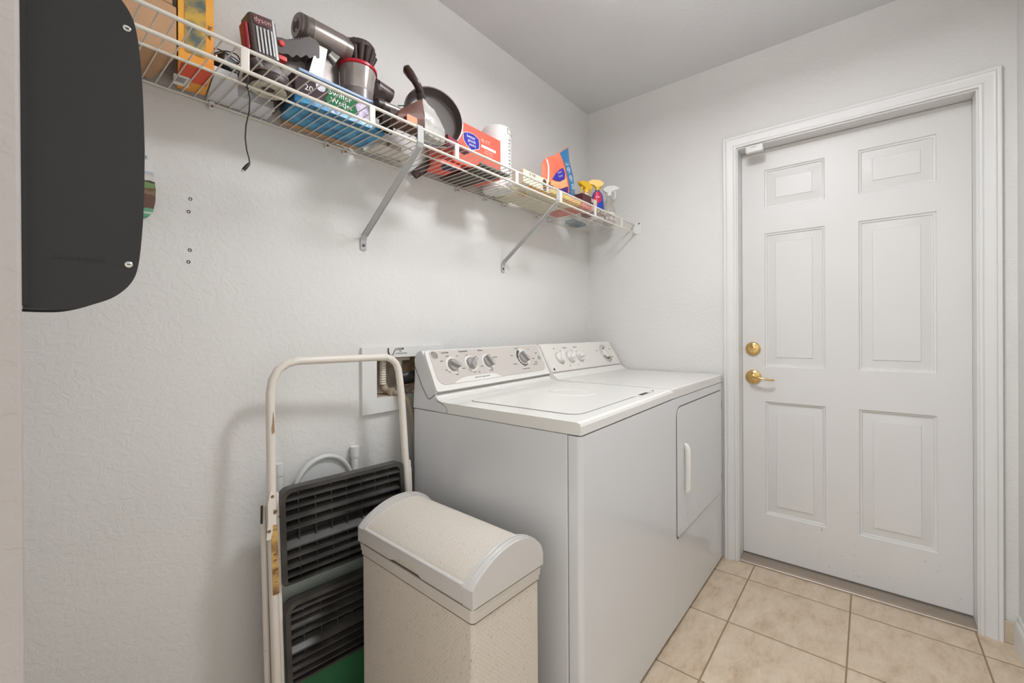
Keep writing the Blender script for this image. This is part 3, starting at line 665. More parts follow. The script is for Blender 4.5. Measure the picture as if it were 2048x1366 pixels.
# ------------------------------------------------------------------ folded step ladder leaning on the wall
LO = Vector((-1.874, -.1606, 0)); la = math.radians(5)
LU = Vector((math.cos(la), -math.sin(la), 0)); LV = Vector((0, .06, 1)).normalized(); LN = LU.cross(LV)  # LN points to the camera side (-Y)
if LN.y > 0: LN = -LN
lf = lambda u, v, t: LO+LU*u+LV*v+LN*t
sl = thing('step_ladder', tuple(LO+LU*.2), 'cream metal step ladder with black plastic treads folded against the wall', 'ladder')
path = [(0, .205), (-.001, .44), (.001, .7), (.004, .9), (.006, .975), (.012, 1.008), (.026, 1.034), (.048, 1.050), (.076, 1.056), (.2, 1.0555), (.342, 1.055), (.364, 1.048), (.380, 1.033), (.389, 1.008), (.392, .975), (.396, .928), (.399, .78), (.403, .6), (.406, .42), (.41, .2)]
B().tube([lf(u, v, 0) for u, v in path], .0112, 16).build('front_frame', LADW, sl)
for u0, u1 in ((0, -.001), (.41, .415)):
    r0 = B().box((-.0145, 0, -.008), (.0145, .70, .006), .003, 2)
    sx = 1 if u0 == 0 else -1
    for v in r0.bm.verts:
        x, y, z = v.co; v.co = lf((.004 if u0 == 0 else .405)+x+(0 if u0 == 0 else .006)*(1-y/.7), .012+y, z-.004)
    r0.build('side_rail', LADW, sl)
    B().box((-.018, -.03, 0), (.018, .03, .03), .004).build  # noqa
    f = B(); 
    f.box((-.017, 0, -.014), (.017, .035, .012), .004, 2)
    for v in f.bm.verts: x, y, z = v.co; v.co = lf((.004 if u0 == 0 else .411)+x, y+.0008, z-.002)
    f.build('foot', BLACK, sl)
# rear support legs
for u in (-.014, .425):
    B().tube([lf(u, .01, -.03), lf(u, .68, -.022)], .0085, 10).build('rear_leg', LADW, sl)
b = B().tube([lf(-.014, .07, -.03), lf(.425, .07, -.03)], .006, 8); b.build('rear_crossbar', LADW, sl)
# hinge plates with rivets, stickers
for u in (-.013,):
    hp = B(); hp.prism([(-.006, .722), (.003, .722), (.006, .70), (.0, .672), (-.003, .62), (-.008, .60), (-.018, .602), (-.013, .64), (-.012, .69)], lf, .010, .0135)
    hp = hp.build('hinge_plate', LADW, sl, smooth=False)
    for uu, vv in ((-.001, .708), (.004, .668), (-.011, .622)):
        B().lathe([(.0055, 0), (.0055, .001), (.003, .003)], lf(uu, vv, .0115), LN, 12).build('rivet', mat('rusty_rivet', (128, 104, 78), .5, .4), hp)
B().tube([lf(-.024, .69, .006), lf(-.026, .645, .006)], .003, 6).build('latch_hook', DARK, sl)
STK = mat('aged_yellow_sticker', (206, 168, 98), .6, c2=(128, 88, 48), nscale=38, detail=5, ramp=(.35, .6))
B().box((0, 0, 0), (.001, .001, .001))
b = B(); b.prism(rrect(-.0065, .458, .0085, .634, .002), lf, .0108, .0122); st = b.build('sticker', STK, sl, smooth=False)
letters([('CAUTION', .001, .622, .0042, .5), ('READ', .001, .56, .004, .6), ('LABEL', .001, .545, .004, .6), ('CAUTION', .001, .521, .0042, .5), ('LOAD', .001, .49, .004, .6)], lambda u, v, t: lf(u, v, .0122+t), DARK, 'lettering', st, .0004)
b = B(); b.prism([(.008, .925), (.0095, .90), (.0098, .872), (.004, .868), (.0025, .88), (.0055, .90)], lf, .0075, .0125); b.build('paint_chip', mat('bare_rust', (160, 132, 96), .6), sl, smooth=False)
# treads (underside grid of louvres)
def tread(u0, u1, v0, v1, th, name):
    b = B(); r = .03
    outer = rrect(u0, v0, u1, v1, [.01, .01, r*.6, r]); inner = rrect(u0+.012, v0+.006, u1-.012, v1-.012, [.006, .006, .018, .02])
    n = len(outer); 
    A0 = [b.bm.verts.new(lf(u, v, th)) for u, v in outer]; A1 = [b.bm.verts.new(lf(u, v, th-.035)) for u, v in outer]
    C0 = [b.bm.verts.new(lf(u, v, th)) for u, v in inner]; C1 = [b.bm.verts.new(lf(u, v, th-.035)) for u, v in inner]
    for i in range(n):
        j = (i+1) % n
        b.bm.faces.new((A0[i], A0[j], C0[j], C0[i])); b.bm.faces.new((A0[i], A1[i], A1[j], A0[j])); b.bm.faces.new((C0[i], C0[j], C1[j], C1[i])); b.bm.faces.new((A1[i], C1[i], C1[j], A1[j]))
    t = b.build(name, LADB, sl)
    b = B(); H = v1-v0
    # long louvre blades, tilted so their upper faces catch the light
    for fr, wd in ((.865, .018), (.775, .012), (.66, .02), (.555, .016), (.36, .024), (.26, .014), (.155, .018), (.07, .012)):
        v = v0+H*fr
        b.prism([(v, th-.003), (v+.0045, th-.003), (v+wd, th-.027), (v+wd-.004, th-.027)], lambda p, q, s_: lf(s_, p, q), u0+.011, u1-.011)
    b.build('louvres', LADB, t, smooth=False)
    b = B(); k = u0+.048
    while k < u1-.02:
        b.box((0, 0, 0), (.0025, H-.014, .016), 0)
        for v in list(b.bm.verts)[-8:]: x, y, z = v.co; v.co = lf(k+x, v0+.007+y, th-.031+z)
        k += .045
    b.build('cross_ribs', LADB, t, smooth=False)
    B().prism([(u0+.004, v0+.003), (u1-.004, v0+.003), (u1-.004, v1-.004), (u0+.02, v1-.004), (u0+.004, v1-.02)], lf, th-.035, th-.032).build('backing', mat('tread_back', (22, 21, 20), .7), t, smooth=False)
tread(.018, .384, .467, .717, .012, 'tread')
tread(.022, .386, .208, .420, .012, 'tread')
for u, v in ((.022, .645), (.026, .345)):
    B().box((0, 0, 0), (.006, .02, .004)).build  # noqa
# ------------------------------------------------------------------ things behind the ladder
pl_ = thing('white_pole', (-1.5755, -.018, 0), 'slim white capped plastic pole leaning on the wall, right one behind the ladder', 'pole', 'white capped poles behind the ladder')
B().tube([(-1.5755, -.0145, .001), (-1.5755, -.0145, .735)], .0115, 14).build('shaft', PLASTW, pl_)
B().tube([(-1.5755, -.0148, .722), (-1.5755, -.0148, .757)], [.0135, .0145], 14).build('cap', PLASTW, pl_)
pl_ = thing('white_pole', (-1.815, -.018, 0), 'slim white capped plastic pole half hidden behind the left rail of the ladder', 'pole', 'white capped poles behind the ladder')
B().tube([(-1.815, -.0145, .001), (-1.815, -.0145, .735)], .0115, 14).build('shaft', PLASTW, pl_)
B().tube([(-1.815, -.0148, .722), (-1.815, -.0148, .757)], [.0135, .0145], 14).build('cap', PLASTW, pl_)
GLID = mat('frosted_plastic', (206, 207, 204), .3, alpha=1)
rl = thing('round_lid', (-1.69, -.03, .56), 'pale frosted round plastic lid standing behind the ladder treads', 'lid')
B().lathe([(.088, 0), (.088, .006), (.084, .008), (.082, .003)], (-1.69, -.032, .652), (0, -1, .03), 48, scale=(1, 1.12)).build('disc', GLID, rl)
b = B(); b.tube([Vector((-1.69+.09*math.cos(a), -.036, .652+.1*math.sin(a))) for a in [2*math.pi*k/40 for k in range(41)]], .0075, 8); b.build('rim', GLID, rl)
GRN = mat('green_plastic_sheet', (40, 118, 70), .5, c2=(120, 150, 128), nscale=5, detail=5, ramp=(.4, .62))
gb = thing('green_board', (-1.70, -.05, 0), 'dusty green plastic board standing upright behind the ladder', 'board')
B().box((-1.84, -.082, .002), (-1.56, -.076, .47), .002, 2).build('sheet', zbands('green_grade', [(0, (70, 136, 92)), (.2, (82, 142, 102)), (.25, (150, 184, 160)), (.31, (206, 216, 204)), (.5, (214, 220, 210))], nz=.06), gb)
gs = B().box((-1.835, -.04, .56), (-1.56, -.036, .561)); gs.bm.free()
B().box((-1.85, -.0755, .002), (-1.55, -.031, .551), .005, 3).build('panel_frame', mat('dusty_grey_panel', (176, 178, 172), .5, noise=.1, nscale=12), gb)

# ------------------------------------------------------------------ black wall dispenser at the left
bd = thing('wall_dispenser', (-2.26, -.525, 1.16), 'matte black D-shaped wall-mounted bag dispenser hanging at the left edge', 'dispenser')
prof = [(-2.3155, 1.161), (-2.295, 1.1605), (-2.276, 1.162), (-2.254, 1.1695), (-2.236, 1.180), (-2.221, 1.198), (-2.2135, 1.222), (-2.209, 1.271), (-2.207, 1.32), (-2.206, 1.377)]
prof = smooth(prof)
prof = prof+[(u, 2*1.377-v) for u, v in prof[::-1][1:]]
B().prism(prof, XZ, -.575, -.570).bevel_all(.0012, 2, .9).build('side_plate', BLACKM, bd)
B().prism([(u, v) for u, v in prof], XZ, -.478, -.473).build('side_plate', BLACKM, bd, smooth=False)
inner = [(-2.3155+(u+2.3155)*.965, 1.377+(v-1.377)*.985) for u, v in prof]
B().prism(inner, XZ, -.570, -.478).build('steel_body', STEEL, bd, smooth=False)
B().box((-2.3165, -.5765, 1.165), (-2.312, -.47, 1.59)).build('back_plate', BLACK, bd, smooth=False)
for z in (1.532, 1.222): 
    o = B().lathe([(.0042, 0), (.0042, .0006), (.003, .0014), (0, .0008)], (-2.2232, -.575, z), (0, -1, 0), 16).build('screw', CHROME, bd)
    B().box((-2.2252, -.5767, z-.0004), (-2.2212, -.5755, z+.0004)).build('slot', DARK, o, smooth=False)
letters([('simplehuman', 0, 0, .0062, 1.15)], frame((-2.2685, -.5751, 1.2245), (1, 0, 0), (0, 0, 1)), mat('embossed_black', (30, 28, 26), .35), 'lettering', bd, .0005)
# printed pouch on the wall behind it
pc = thing('printed_pouch', (-2.14, -.01, 1.405), 'rounded plastic pouch printed with a garden landscape, hanging on the wall behind the dispenser', 'pouch')
pm = zbands('pouch_print', [(-.005, (70, 150, 110)), (.010, (90, 165, 125)), (.016, (196, 205, 190)), (.02, (96, 160, 120)), (.027, (96, 66, 48)), (.06, (126, 100, 72)), (.07, (106, 80, 56)), (.076, (110, 142, 84)), (.088, (60, 52, 40)), (.092, (214, 208, 202)), (.105, (190, 192, 196)), (.115, (224, 224, 222)), (.155, (224, 224, 222))], nz=.012)
pp = [(-2.19, 1.41), (-2.18, 1.405), (-2.112, 1.404), (-2.100, 1.409), (-2.093, 1.42), (-2.0885, 1.445), (-2.0875, 1.475), (-2.091, 1.505), (-2.096, 1.53), (-2.103, 1.548), (-2.112, 1.556), (-2.17, 1.556), (-2.18, 1.55), (-2.188, 1.52), (-2.193, 1.47)]
B().prism(pp, XZ, -.001, -.02).bevel_all(.004, 3, .9).build('body', pm, pc)
letters([('ELLE', 0, 0, .008)], frame((-2.113, -.0204, 1.545), (1, 0, 0), (0, 0, 1)), mat('grey_blue_ink', (96, 110, 128), .5), 'lettering', pc, .0004)

# ------------------------------------------------------------------ goods on the shelf
ZS = ZD+.0034
t = thing('cardboard_box', (-2.18, -.085, ZS), 'plain brown cardboard box at the left end of the wire shelf, lower one', 'box', 'cardboard boxes on the shelf')
B().prism([(-2.272, -.157), (-2.0765, -.157), (-2.094, -.012), (-2.272, -.012)], XY, ZS, 1.846).build('carton', CARD, t, smooth=False)
B().box((-2.186, -.1576, ZS+.0005), (-2.178, -.1568, 1.845)).build('flap_seam', mat('card_dark', (150, 112, 82), .8), t, smooth=False)
t = thing('cardboard_box', (-2.19, -.08, 1.8475), 'brown cardboard box stacked on top of the lowest one at the shelf left end', 'box', 'cardboard boxes on the shelf')
B().box((-2.28, -.152, 1.8475), (-2.082, -.016, 1.99), .001, 1).build('carton', CARD, t, smooth=False)
B().box((-2.28, -.1526, 1.851), (-2.082, -.1518, 1.853)).build('flap_seam', MATS['card_dark'], t, smooth=False)

# orange window box
t = thing('orange_box', (-2.03, -.09, ZS), 'tall orange box with a clear window of yellow contents beside the cardboard', 'box')
ORG = mat('orange_card', (238, 150, 52), .5, c2=(242, 176, 66), nscale=10)
obp = [(-2.073, -.155), (-2.007, -.159), (-1.989, -.025), (-2.044, -.014)]
B().prism(obp, XY, ZS, 2.04).build('carton', ORG, t, smooth=False)
of = frame((-2.073, -.1551, ZS), (.066, -.004, 0), (0, 0, 1))
ofn = lambda u, v, q: of(u, v, -q) if of(0, 0, 1).y > of(0, 0, 0).y else of(u, v, q)
B().prism(rrect(.012, .022, .051, .29, .005), ofn, .0002, .0012).build('window', mat('food_window', (208, 168, 70), .25, c2=(92, 104, 96), nscale=38, detail=4, ramp=(.38, .62), coat=.6), t, smooth=False)
letters([('Scoffer', .0585, .085, .0085, 1, 'CENTER', -math.pi/2)], lambda u, v, q: ofn(u, v, q+.0004), DARK, 'lettering', t, .0005)
B().prism([(-2.066, -.145), (-2.010, -.149), (-2.000, -.075), (-2.055, -.065)], XY, ZS-.0008, ZS-.0001).build('base_print', mat('red_orange_print', (226, 84, 50), .5), t, smooth=False)
B().prism([(-2.066, -.085), (-2.034, -.088), (-2.026, -.036), (-2.056, -.032)], XY, ZS-.0012, ZS-.0007).build('price_sticker', WHITE, t, smooth=False)
b = B()
for k in range(7): b.box((-2.058+k*.0028, -.078, ZS-.0016), (-2.0568+k*.0028, -.05, ZS-.0011))
b.build('barcode', INK, t, smooth=False)

# white folded bag
t = thing('white_bag', (-1.93, -.06, ZS), 'flat folded white plastic bag lying on the shelf under the tools', 'bag')
B().prism([(-2.003, -.146), (-1.955, -.148), (-1.935, -.088), (-1.842, -.082), (-1.838, -.01), (-1.982, -.008)], XY, ZS, ZS+.022).bevel_all(.004, 2, .6).build('bag', mat('white_poly', (220, 221, 226), .35, noise=.06, nscale=16, bump=.4, bscale=40, bdist=.004), t)
# charger with hanging cord
t = thing('power_adapter', (-1.966, -.125, ZS+.0225), 'black plug-in power adapter with a cord dangling below the wire shelf', 'power adapter')
m_ = Matrix.Translation((-1.972, -.112, ZS+.046)) @ Matrix.Rotation(.35, 4, 'Z') @ Matrix.Rotation(.22, 4, 'Y')
B().box((-.024, -.026, -.0155), (.024, .026, .0185), .006, 3, m_).build('body', BLACK, t)
b = B(); b.box((-.03, -.012, -.004), (-.024, -.007, .004), 0, 2, m_); b.box((-.03, .007, -.004), (-.024, .012, .004), 0, 2, m_); b.build('prongs', CHROME, t, smooth=False)
cpts = [(-1.945, -.135, ZS+.045), (-1.952, -.17, ZS+.04), (-1.955, -.195, ZS+.02), (-1.950, -.2, 1.737), (-1.952, -.2, 1.715), (-1.9465, -.2, 1.685), (-1.948, -.2, 1.655), (-1.955, -.2, 1.62), (-1.957, -.2, 1.59), (-1.954, -.2, 1.562), (-1.949, -.2, 1.543), (-1.9475, -.2, 1.532)]
B().tube(cpts, .0015, 8).build('cord', BLACK, t)
B().tube([(-1.9475, -.2, 1.534), (-1.952, -.2, 1.527), (-1.958, -.2, 1.518), (-1.961, -.2, 1.513)], [.002, .0038, .0042, .004], 10).build('plug_sleeve', BLACK, t)
B().tube([(-1.961, -.2, 1.513), (-1.9645, -.2, 1.5085)], .0026, 10).build('plug_tip', CHROME, t)
lp = []
for k in range(40):
    a = k/39*2*math.pi*2; lp.append((-1.968+.03*math.cos(a)*(1+.1*math.sin(3*a)), -.118+.022*math.sin(a), ZS+.069+.006*math.sin(a*1.5)))
B().tube(lp, .0015, 6).build('cord_coil', BLACK, t)
# round motorised brush tool
t = thing('vacuum_brush_tool', (-1.868, -.16, ZS), 'round brown and silver vacuum brush tool with pale bristles lying on the shelf', 'vacuum tool')
cx, cy = -1.893, -.166
B().lathe([(.052, .006), (.055, .01), (.055, .022), (.05, .028), (.03, .03)], (cx, cy, ZS), seg=32).build('base_ring', BROWNP, t)
B().lathe([(.040, .007), (.042, .001), (.034, -.0005), (.018, .002), (.013, .008)], (cx, cy, ZS), seg=32).build('bristles', mat('pale_bristle', (205, 198, 180), .8, noise=.25, nscale=120), t)
B().lathe([(.042, .028), (.040, .05), (.028, .066), (.01, .072), (0, .0725)], (cx+.012, cy+.012, ZS), seg=28).build('dome', mat('silver_plastic', (176, 172, 168), .28, .6), t)
B().tube([(cx-.035, cy-.03, ZS+.03), (cx-.05, cy-.035, ZS+.045)], [.02, .017], 14).build('socket', BROWNP, t)
bt = thing('vacuum_crevice_tool', (-1.81, -.19, ZS), 'short dark ribbed vacuum attachment standing by the purple cleaning pad box', 'vacuum tool')
B().box((-1.846, -.104, ZS+.0), (-1.8365, -.055, ZS+.05), .003).build('nozzle', BROWNP, bt)

# blue pad pack, mop pad box, pale blue pack
t = thing('blue_pad_pack', (-1.70, -.1, ZS), 'flat bright blue plastic-wrapped pad pack under the purple mop pad box', 'pack')
BLU = mat('blue_film', (70, 160, 204), .3, c2=(30, 100, 150), nscale=22, detail=4, ramp=(.34, .6), bump=.5, bscale=30, bdist=.004)
B().prism([(-1.832, -.175), (-1.80, -.186), (-1.60, -.19), (-1.563, -.178), (-1.558, -.06), (-1.572, -.042), (-1.815, -.05), (-1.822, -.075)], XY, ZS, ZS+.019).bevel_all(.006, 3, .5).build('pack', BLU, t)
tk = thing('card_strip', (-1.70, -.026, ZS), 'narrow brown cardboard strip on the wires behind the blue pad pack', 'cardboard')
B().box((-1.80, -.039, ZS), (-1.57, -.014, ZS+.012), .001, 1).build('strip', CARD, tk, smooth=False)
t = thing('mop_pad_box', (-1.72, -.12, ZS+.0195), 'dark purple mop pad refill box with green oval logo lying on the shelf', 'box')
MB = mat('dark_mauve_card', (62, 42, 46), .55, spec=.2)
zb0 = ZS+.0196
B().box((-1.834, -.181, zb0), (-1.60, -.05, zb0+.058), .002, 2).build('carton', MB, t, smooth=False)
mf = frame((-1.834, -.1812, zb0), (1, 0, 0), (0, 0, 1))
mfn = lambda u, v, q: Vector((-1.834+u, -.1811-q, zb0+v))
B().prism([(.086, .004), (.095, .0), (.17, .0), (.178, .012), (.170, .03), (.176, .048), (.165, .058), (.1, .058), (.082, .046), (.088, .028), (.08, .016)], mfn, 0, .0008).build('green_logo', mat('green_print', (14, 104, 54), .55, spec=.2), t, smooth=False)
B().prism([(.172, 0), (.233, 0), (.233, .058), (.168, .058), (.178, .045), (.171, .03), (.18, .012)], mfn, 0, .0006).build('lilac_print', mat('lilac_print', (196, 180, 205), .4, c2=(120, 84, 140), nscale=60, detail=3), t, smooth=False)
B().prism(rrect(.055, .03, .082, .056, .012), mfn, 0, .0006).build('sparkle_print', mat('pad_picture', (214, 205, 220), .4, noise=.3, nscale=120), t, smooth=False)
letters([('Swiffer', .124, .040, .017, 1.1), ('WetJet', .128, .019, .015, 1.1)], lambda u, v, q: mfn(u, v, .0009+q), WHITE, 'lettering', t, .0006)
letters([('20', .036, .024, .016, 1.1)], lambda u, v, q: mfn(u, v, .0002+q), WHITE, 'lettering', t, .0005)
t = thing('wipes_pack', (-1.72, -.12, zb0+.0585), 'thin pale blue wipes pack lying on the mop pad box under the vacuum', 'pack')
B().box((-1.826, -.186, zb0+.0585), (-1.588, -.048, zb0+.0675), .003, 2).build('pack', mat('pale_blue_film', (150, 172, 205), .35), t)
zt = zb0+.0678   # ~1.823

# ------------------------------------------------------------------ cordless vacuum
vc = thing('cordless_vacuum', (-1.70, -.12, zt), 'brown and grey cordless hand vacuum with red-rimmed clear bin on the shelf', 'vacuum cleaner')
yv = -.115
b = B(); b.lathe([(.0, -.004), (.03, -.004), (.0345, 0), (.0355, .004), (.0335, .006), (.0355, .008), (.0335, .010), (.0355, .012), (.0335, .014), (.0355, .017), (.0355, .032), (.036, .034)], (-1.797, yv, 1.9775), (1, 0, .015), 36); b.build('motor_cap', TAUPE, vc)
b = B()
for k, (a0, a1) in enumerate(((-60, 60), (120, 240))):
    b.prism(arc((0, 0), .018, a0, a1, 6)+arc((0, 0), .014, a1, a0, 6), lambda u, v, q: Vector((-1.8012-q, yv+u, 1.9775+v)), 0, .001)
for k in (-.006, 0, .006): b.box((-1.8022, yv-.011, 1.9775+k-.0012), (-1.8012, yv+.011, 1.9775+k+.0012))
b.build('vent', BROWNP, vc, smooth=False)
B().tube([(-1.765, yv, 1.978), (-1.672, yv, 1.9795)], .0365, 36).build('motor_body', mat('warm_silver_plastic', (150, 140, 133), .22, .55), vc)
B().tube([(-1.672, yv, 1.9795), (-1.648, yv, 1.979)], [.0365, .035], 36).build('cyclone_collar', TAUPE, vc)
b = B(); b.box((-1.70, yv-.004, 2.014), (-1.675, yv+.004, 2.0185), .002); b.build('release_catch', REDP, vc)
for k in range(13):
    a = k/13*2*math.pi; c3 = Vector((-1.612, yv-.002, 1.945)); p = c3+Vector((.030*math.cos(a), .030*math.sin(a), 0)); q = c3+Vector((.043*math.cos(a), .042*math.sin(a), .05-.010*math.cos(a)))
    B().tube([p-Vector((0, 0, .004)), p, (p+q)/2, q, q+Vector((-.002*math.cos(a), -.002*math.sin(a), .008))], [.004, .0055, .0088, .0118, .006], 12).build('cyclone_cone', BROWNP, vc)
B().lathe([(.03, .0), (.034, .04), (.05, .05), (.052, .056), (.046, .066), (.02, .078), (.0, .08)], (-1.612, yv-.002, 1.945), (-.08, 0, 1), 28).build('cyclone_hub', BROWNP, vc)
BIN = mat('smoky_clear_bin', (186, 176, 170), .14, .35, coat=.8, c2=(150, 138, 132), nscale=9)
B().lathe([(.0, .0), (.045, .0), (.048, .004), (.053, .066), (.0535, .072)], (-1.622, -.122, zt+.036), (.04, 0, 1), 44).build('dust_bin', BIN, vc)
B().lathe([(.0535, .066), (.0565, .068), (.0565, .075), (.052, .079), (.03, .080)], (-1.622, -.122, zt+.036), (.04, 0, 1), 44).build('bin_rim', mat('red_ring', (196, 34, 52), .3), vc)
B().lathe([(.046, .0), (.047, .036), (.04, .037)], (-1.622, -.122, zt), (0, 0, 1), 36).build('bin_base', mat('bin_base_grey', (128, 118, 114), .3), vc)
# handle (grip lies level, battery at its left end)
hp = smooth([(-1.868, 1.890), (-1.856, 1.894), (-1.845, 1.895), (-1.829, 1.902), (-1.810, 1.914), (-1.794, 1.928), (-1.780, 1.934)], 3)+[(-1.768, 1.935), (-1.758, 1.926), (-1.757, 1.889)]+smooth([(-1.764, 1.886), (-1.770, 1.891), (-1.784, 1.876), (-1.794, 1.880), (-1.808, 1.866), (-1.819, 1.868), (-1.830, 1.856), (-1.842, 1.859), (-1.857, 1.852), (-1.868, 1.852)], 3)
B().prism(hp, XZ, -.160, -.130).bevel_all(.004, 3, .6).build('grip', mat('warm_dark_grey_plastic', (72, 62, 58), .45), vc)
for k in range(9): B().tube([(-1.842+k*.0075, -.157, 1.896+k*.0048), (-1.842+k*.0075, -.133, 1.896+k*.0048)], .0032, 8).build('grip_rib', BROWNP, vc)
B().box((-1.872, -.158, 1.838), (-1.842, -.134, 1.851), .003).build('trigger', mat('coral_red_plastic', (222, 70, 62), .35), vc)
B().lathe([(.0075, 0), (.0075, .004), (.005, .006)], (-1.858, -.160, 1.878), (0, -1, 0), 16).build('button', MATS['coral_red_plastic'], vc)
# battery block with plate
bm_ = Matrix.Translation((-1.898, -.14, 1.868)) @ Matrix.Rotation(math.radians(-7), 4, 'Y')
def bat(a_, c_, bev=.004): return B().box(a_, c_, bev, 3, bm_)
bat((-.033, -.026, -.05), (.031, .03, .055), .008).build('battery', mat('battery_grey', (84, 74, 70), .4), vc)
bf = lambda u, v, q: bm_ @ Vector((u, -.0262-q, v))
B().prism(rrect(-.024, .026, .018, .05, .006), bf, 0, .0015).build('name_plate', mat('maroon_plate', (82, 38, 40), .4), vc, smooth=False)
letters([('dyson', -.003, .038, .0125, 1.0)], lambda u, v, q: bf(u, v, q+.0016), mat('pink_ink', (206, 160, 156), .5), 'lettering', vc, .0005)
for k in range(5): B().prism(rrect(-.0205+k*.0085, -.04, -.0165+k*.0085, .021, .0015), bf, 0, .003).build('silver_rib', mat('pale_silver', (205, 205, 205), .2, .6), vc)
bat((-.044, -.018, -.035), (-.033, .014, .03), .004).build('red_release', mat('crimson_plastic', (150, 30, 44), .35), vc)
bat((.020, -.027, -.045), (.026, -.0262, .05), .0005).build('side_strip', MATS['pale_silver'], vc)
B().tube([(-1.9, -.145, 1.822), (-1.885, -.15, 1.808)], [.016, .012], 14).build('battery_neck', BROWNP, vc)
# silver upright between handle and bin, taupe pillar, duct and inlet
b = B(); b.prism([(-1.790, zt+.0004), (-1.752, zt+.0004), (-1.734, 1.925), (-1.764, 1.925)], XZ, -.159, -.10); b.bevel_all(.006, 3, .5); sp_ = b.build('inlet_spine', mat('taupe_silver', (150, 142, 134), .28, .6), vc)
B().prism([(-1.773, zt+.004), (-1.757, zt+.004), (-1.740, 1.916), (-1.755, 1.916)], XZ, -.1597, -.158).build('bright_strip', mat('bright_silver', (226, 230, 228), .2, .3), sp_, smooth=False)
b = B(); b.prism([(-1.842, zt+.0004), (-1.776, zt+.0004), (-1.757, 1.898), (-1.83, 1.898)], XZ, -.12, -.075); b.build('dock', mat('taupe_panel', (150, 140, 132), .5), vc, smooth=False)
b = B(); b.prism([(-1.73, zt+.0004), (-1.668, zt+.0004), (-1.668, 1.95), (-1.722, 1.95)], XZ, -.10, -.07); b.build('bin_bracket', TAUPE, vc, smooth=False)
B().tube([(-1.725, -.15, 1.92), (-1.705, -.152, 1.908)], [.012, .017], 14).build('hinge_knuckle', CHROME, vc)
B().tube([(-1.572, -.12, 1.945), (-1.562, -.12, 1.915), (-1.548, -.12, 1.898)], [.012, .02, .024], 18).build('duct', BROWNP, vc)
B().tube([(-1.556, -.12, 1.912), (-1.502, -.12, 1.904)], .0235, 24).build('inlet_tube', mat('dark_taupe_plastic', (88, 76, 72), .35, .2), vc)
B().prism([(-1.575, zt), (-1.53, zt), (-1.535, 1.90), (-1.572, 1.93)], XZ, -.14, -.10).build('inlet_block', mat('matte_brown', (52, 40, 37), .75, spec=.15), vc, smooth=False)

# silver-tipped wand tool along the front
t = thing('combination_tool', (-1.57, -.2, ZS), 'small silver and brown vacuum nozzle tool beside the clear bin', 'vacuum tool')
B().tube([(-1.606, -.2, 1.812), (-1.586, -.2, 1.815)], [.015, .0165], 18).build('joint', BROWNP, t)
B().tube([(-1.586, -.2, 1.815), (-1.528, -.2, 1.8175)], [.0135, .0135], 20).build('sleeve', mat('satin_silver', (158, 150, 144), .28, .55), t)
B().prism([(-1.596, ZS), (-1.555, ZS), (-1.568, 1.806), (-1.592, 1.806)], XZ, -.214, -.196).build('base', MATS['matte_brown'], t, smooth=False)

# brown coffee bag with silver side
t = thing('coffee_bag', (-1.50, -.262, ZS), 'glossy dark brown food bag with crumpled silver side in front of the pan', 'bag')
CB = mat('brown_foil', (70, 44, 38), .5, spec=.3, c2=(104, 66, 52), nscale=14, bump=.5, bscale=26, bdist=.005)
b = B(); b.add([(-1.600, -.282, ZS+.002), (-1.49, -.284, ZS+.002), (-1.49, -.238, ZS+.002), (-1.595, -.24, ZS+.002), (-1.592, -.282, 1.762), (-1.492, -.290, 1.785), (-1.492, -.236, 1.785), (-1.585, -.242, 1.762), (-1.572, -.268, 1.785), (-1.488, -.268, 1.853), (-1.488, -.256, 1.853), (-1.568, -.256, 1.787)],
               [(0, 1, 5, 4), (1, 2, 6, 5), (2, 3, 7, 6), (3, 0, 4, 7), (4, 5, 9, 8), (5, 6, 10, 9), (6, 7, 11, 10), (7, 4, 8, 11), (8, 9, 10, 11), (3, 2, 1, 0)])
b.crumple(3, .003, 40); b.build('bag', CB, t)
SB = mat('crumpled_silver_foil', (196, 193, 187), .4, .3, bump=.8, bscale=22, bdist=.006, noise=.2, nscale=20)
b = B(); b.add([(-1.492, -.280, ZS+.002), (-1.400, -.276, ZS+.002), (-1.405, -.25, ZS+.002), (-1.489, -.24, ZS+.002), (-1.498, -.290, 1.79), (-1.402, -.280, 1.780), (-1.408, -.255, 1.780), (-1.490, -.238, 1.79), (-1.490, -.266, 1.856), (-1.440, -.266, 1.838), (-1.442, -.256, 1.836), (-1.488, -.254, 1.854)],
               [(0, 1, 5, 4), (1, 2, 6, 5), (2, 3, 7, 6), (3, 0, 4, 7), (4, 5, 9, 8), (5, 6, 10, 9), (6, 7, 11, 10), (7, 4, 8, 11), (8, 9, 10, 11), (3, 2, 1, 0)])
b.crumple(3, .005, 34, 5); b.build('silver_side', SB, t)
B().prism(rrect(-1.565, 1.742, -1.528, 1.768, .004), XZ, -.2925, -.2895).build('orange_label', mat('orange_label', (214, 134, 88), .5), t, smooth=False)
t = thing('paper_packet', (-1.50, -.1, ZS), 'white printed paper packet lying under the brown bag beside the blue pack', 'packet')
B().prism([(0, 0), (1, 0), (1, 1)], XY, ZS-.0005, ZS-.0003).bm.free()
b = B().prism([(-1.55, -.038), (-1.48, -.038), (-1.40, -.038), (-1.40, -.030), (-1.55, -.030)], XY, ZS, ZS+.06); b.build('packet', mat('printed_paper', (216, 208, 198), .5, c2=(150, 120, 104), nscale=30, ramp=(.32, .42)), t, smooth=False)
t = thing('printed_leaflet', (-1.49, -.1, ZS-.001), 'white leaflet with red print lying flat on the wires under the brown bag', 'leaflet')
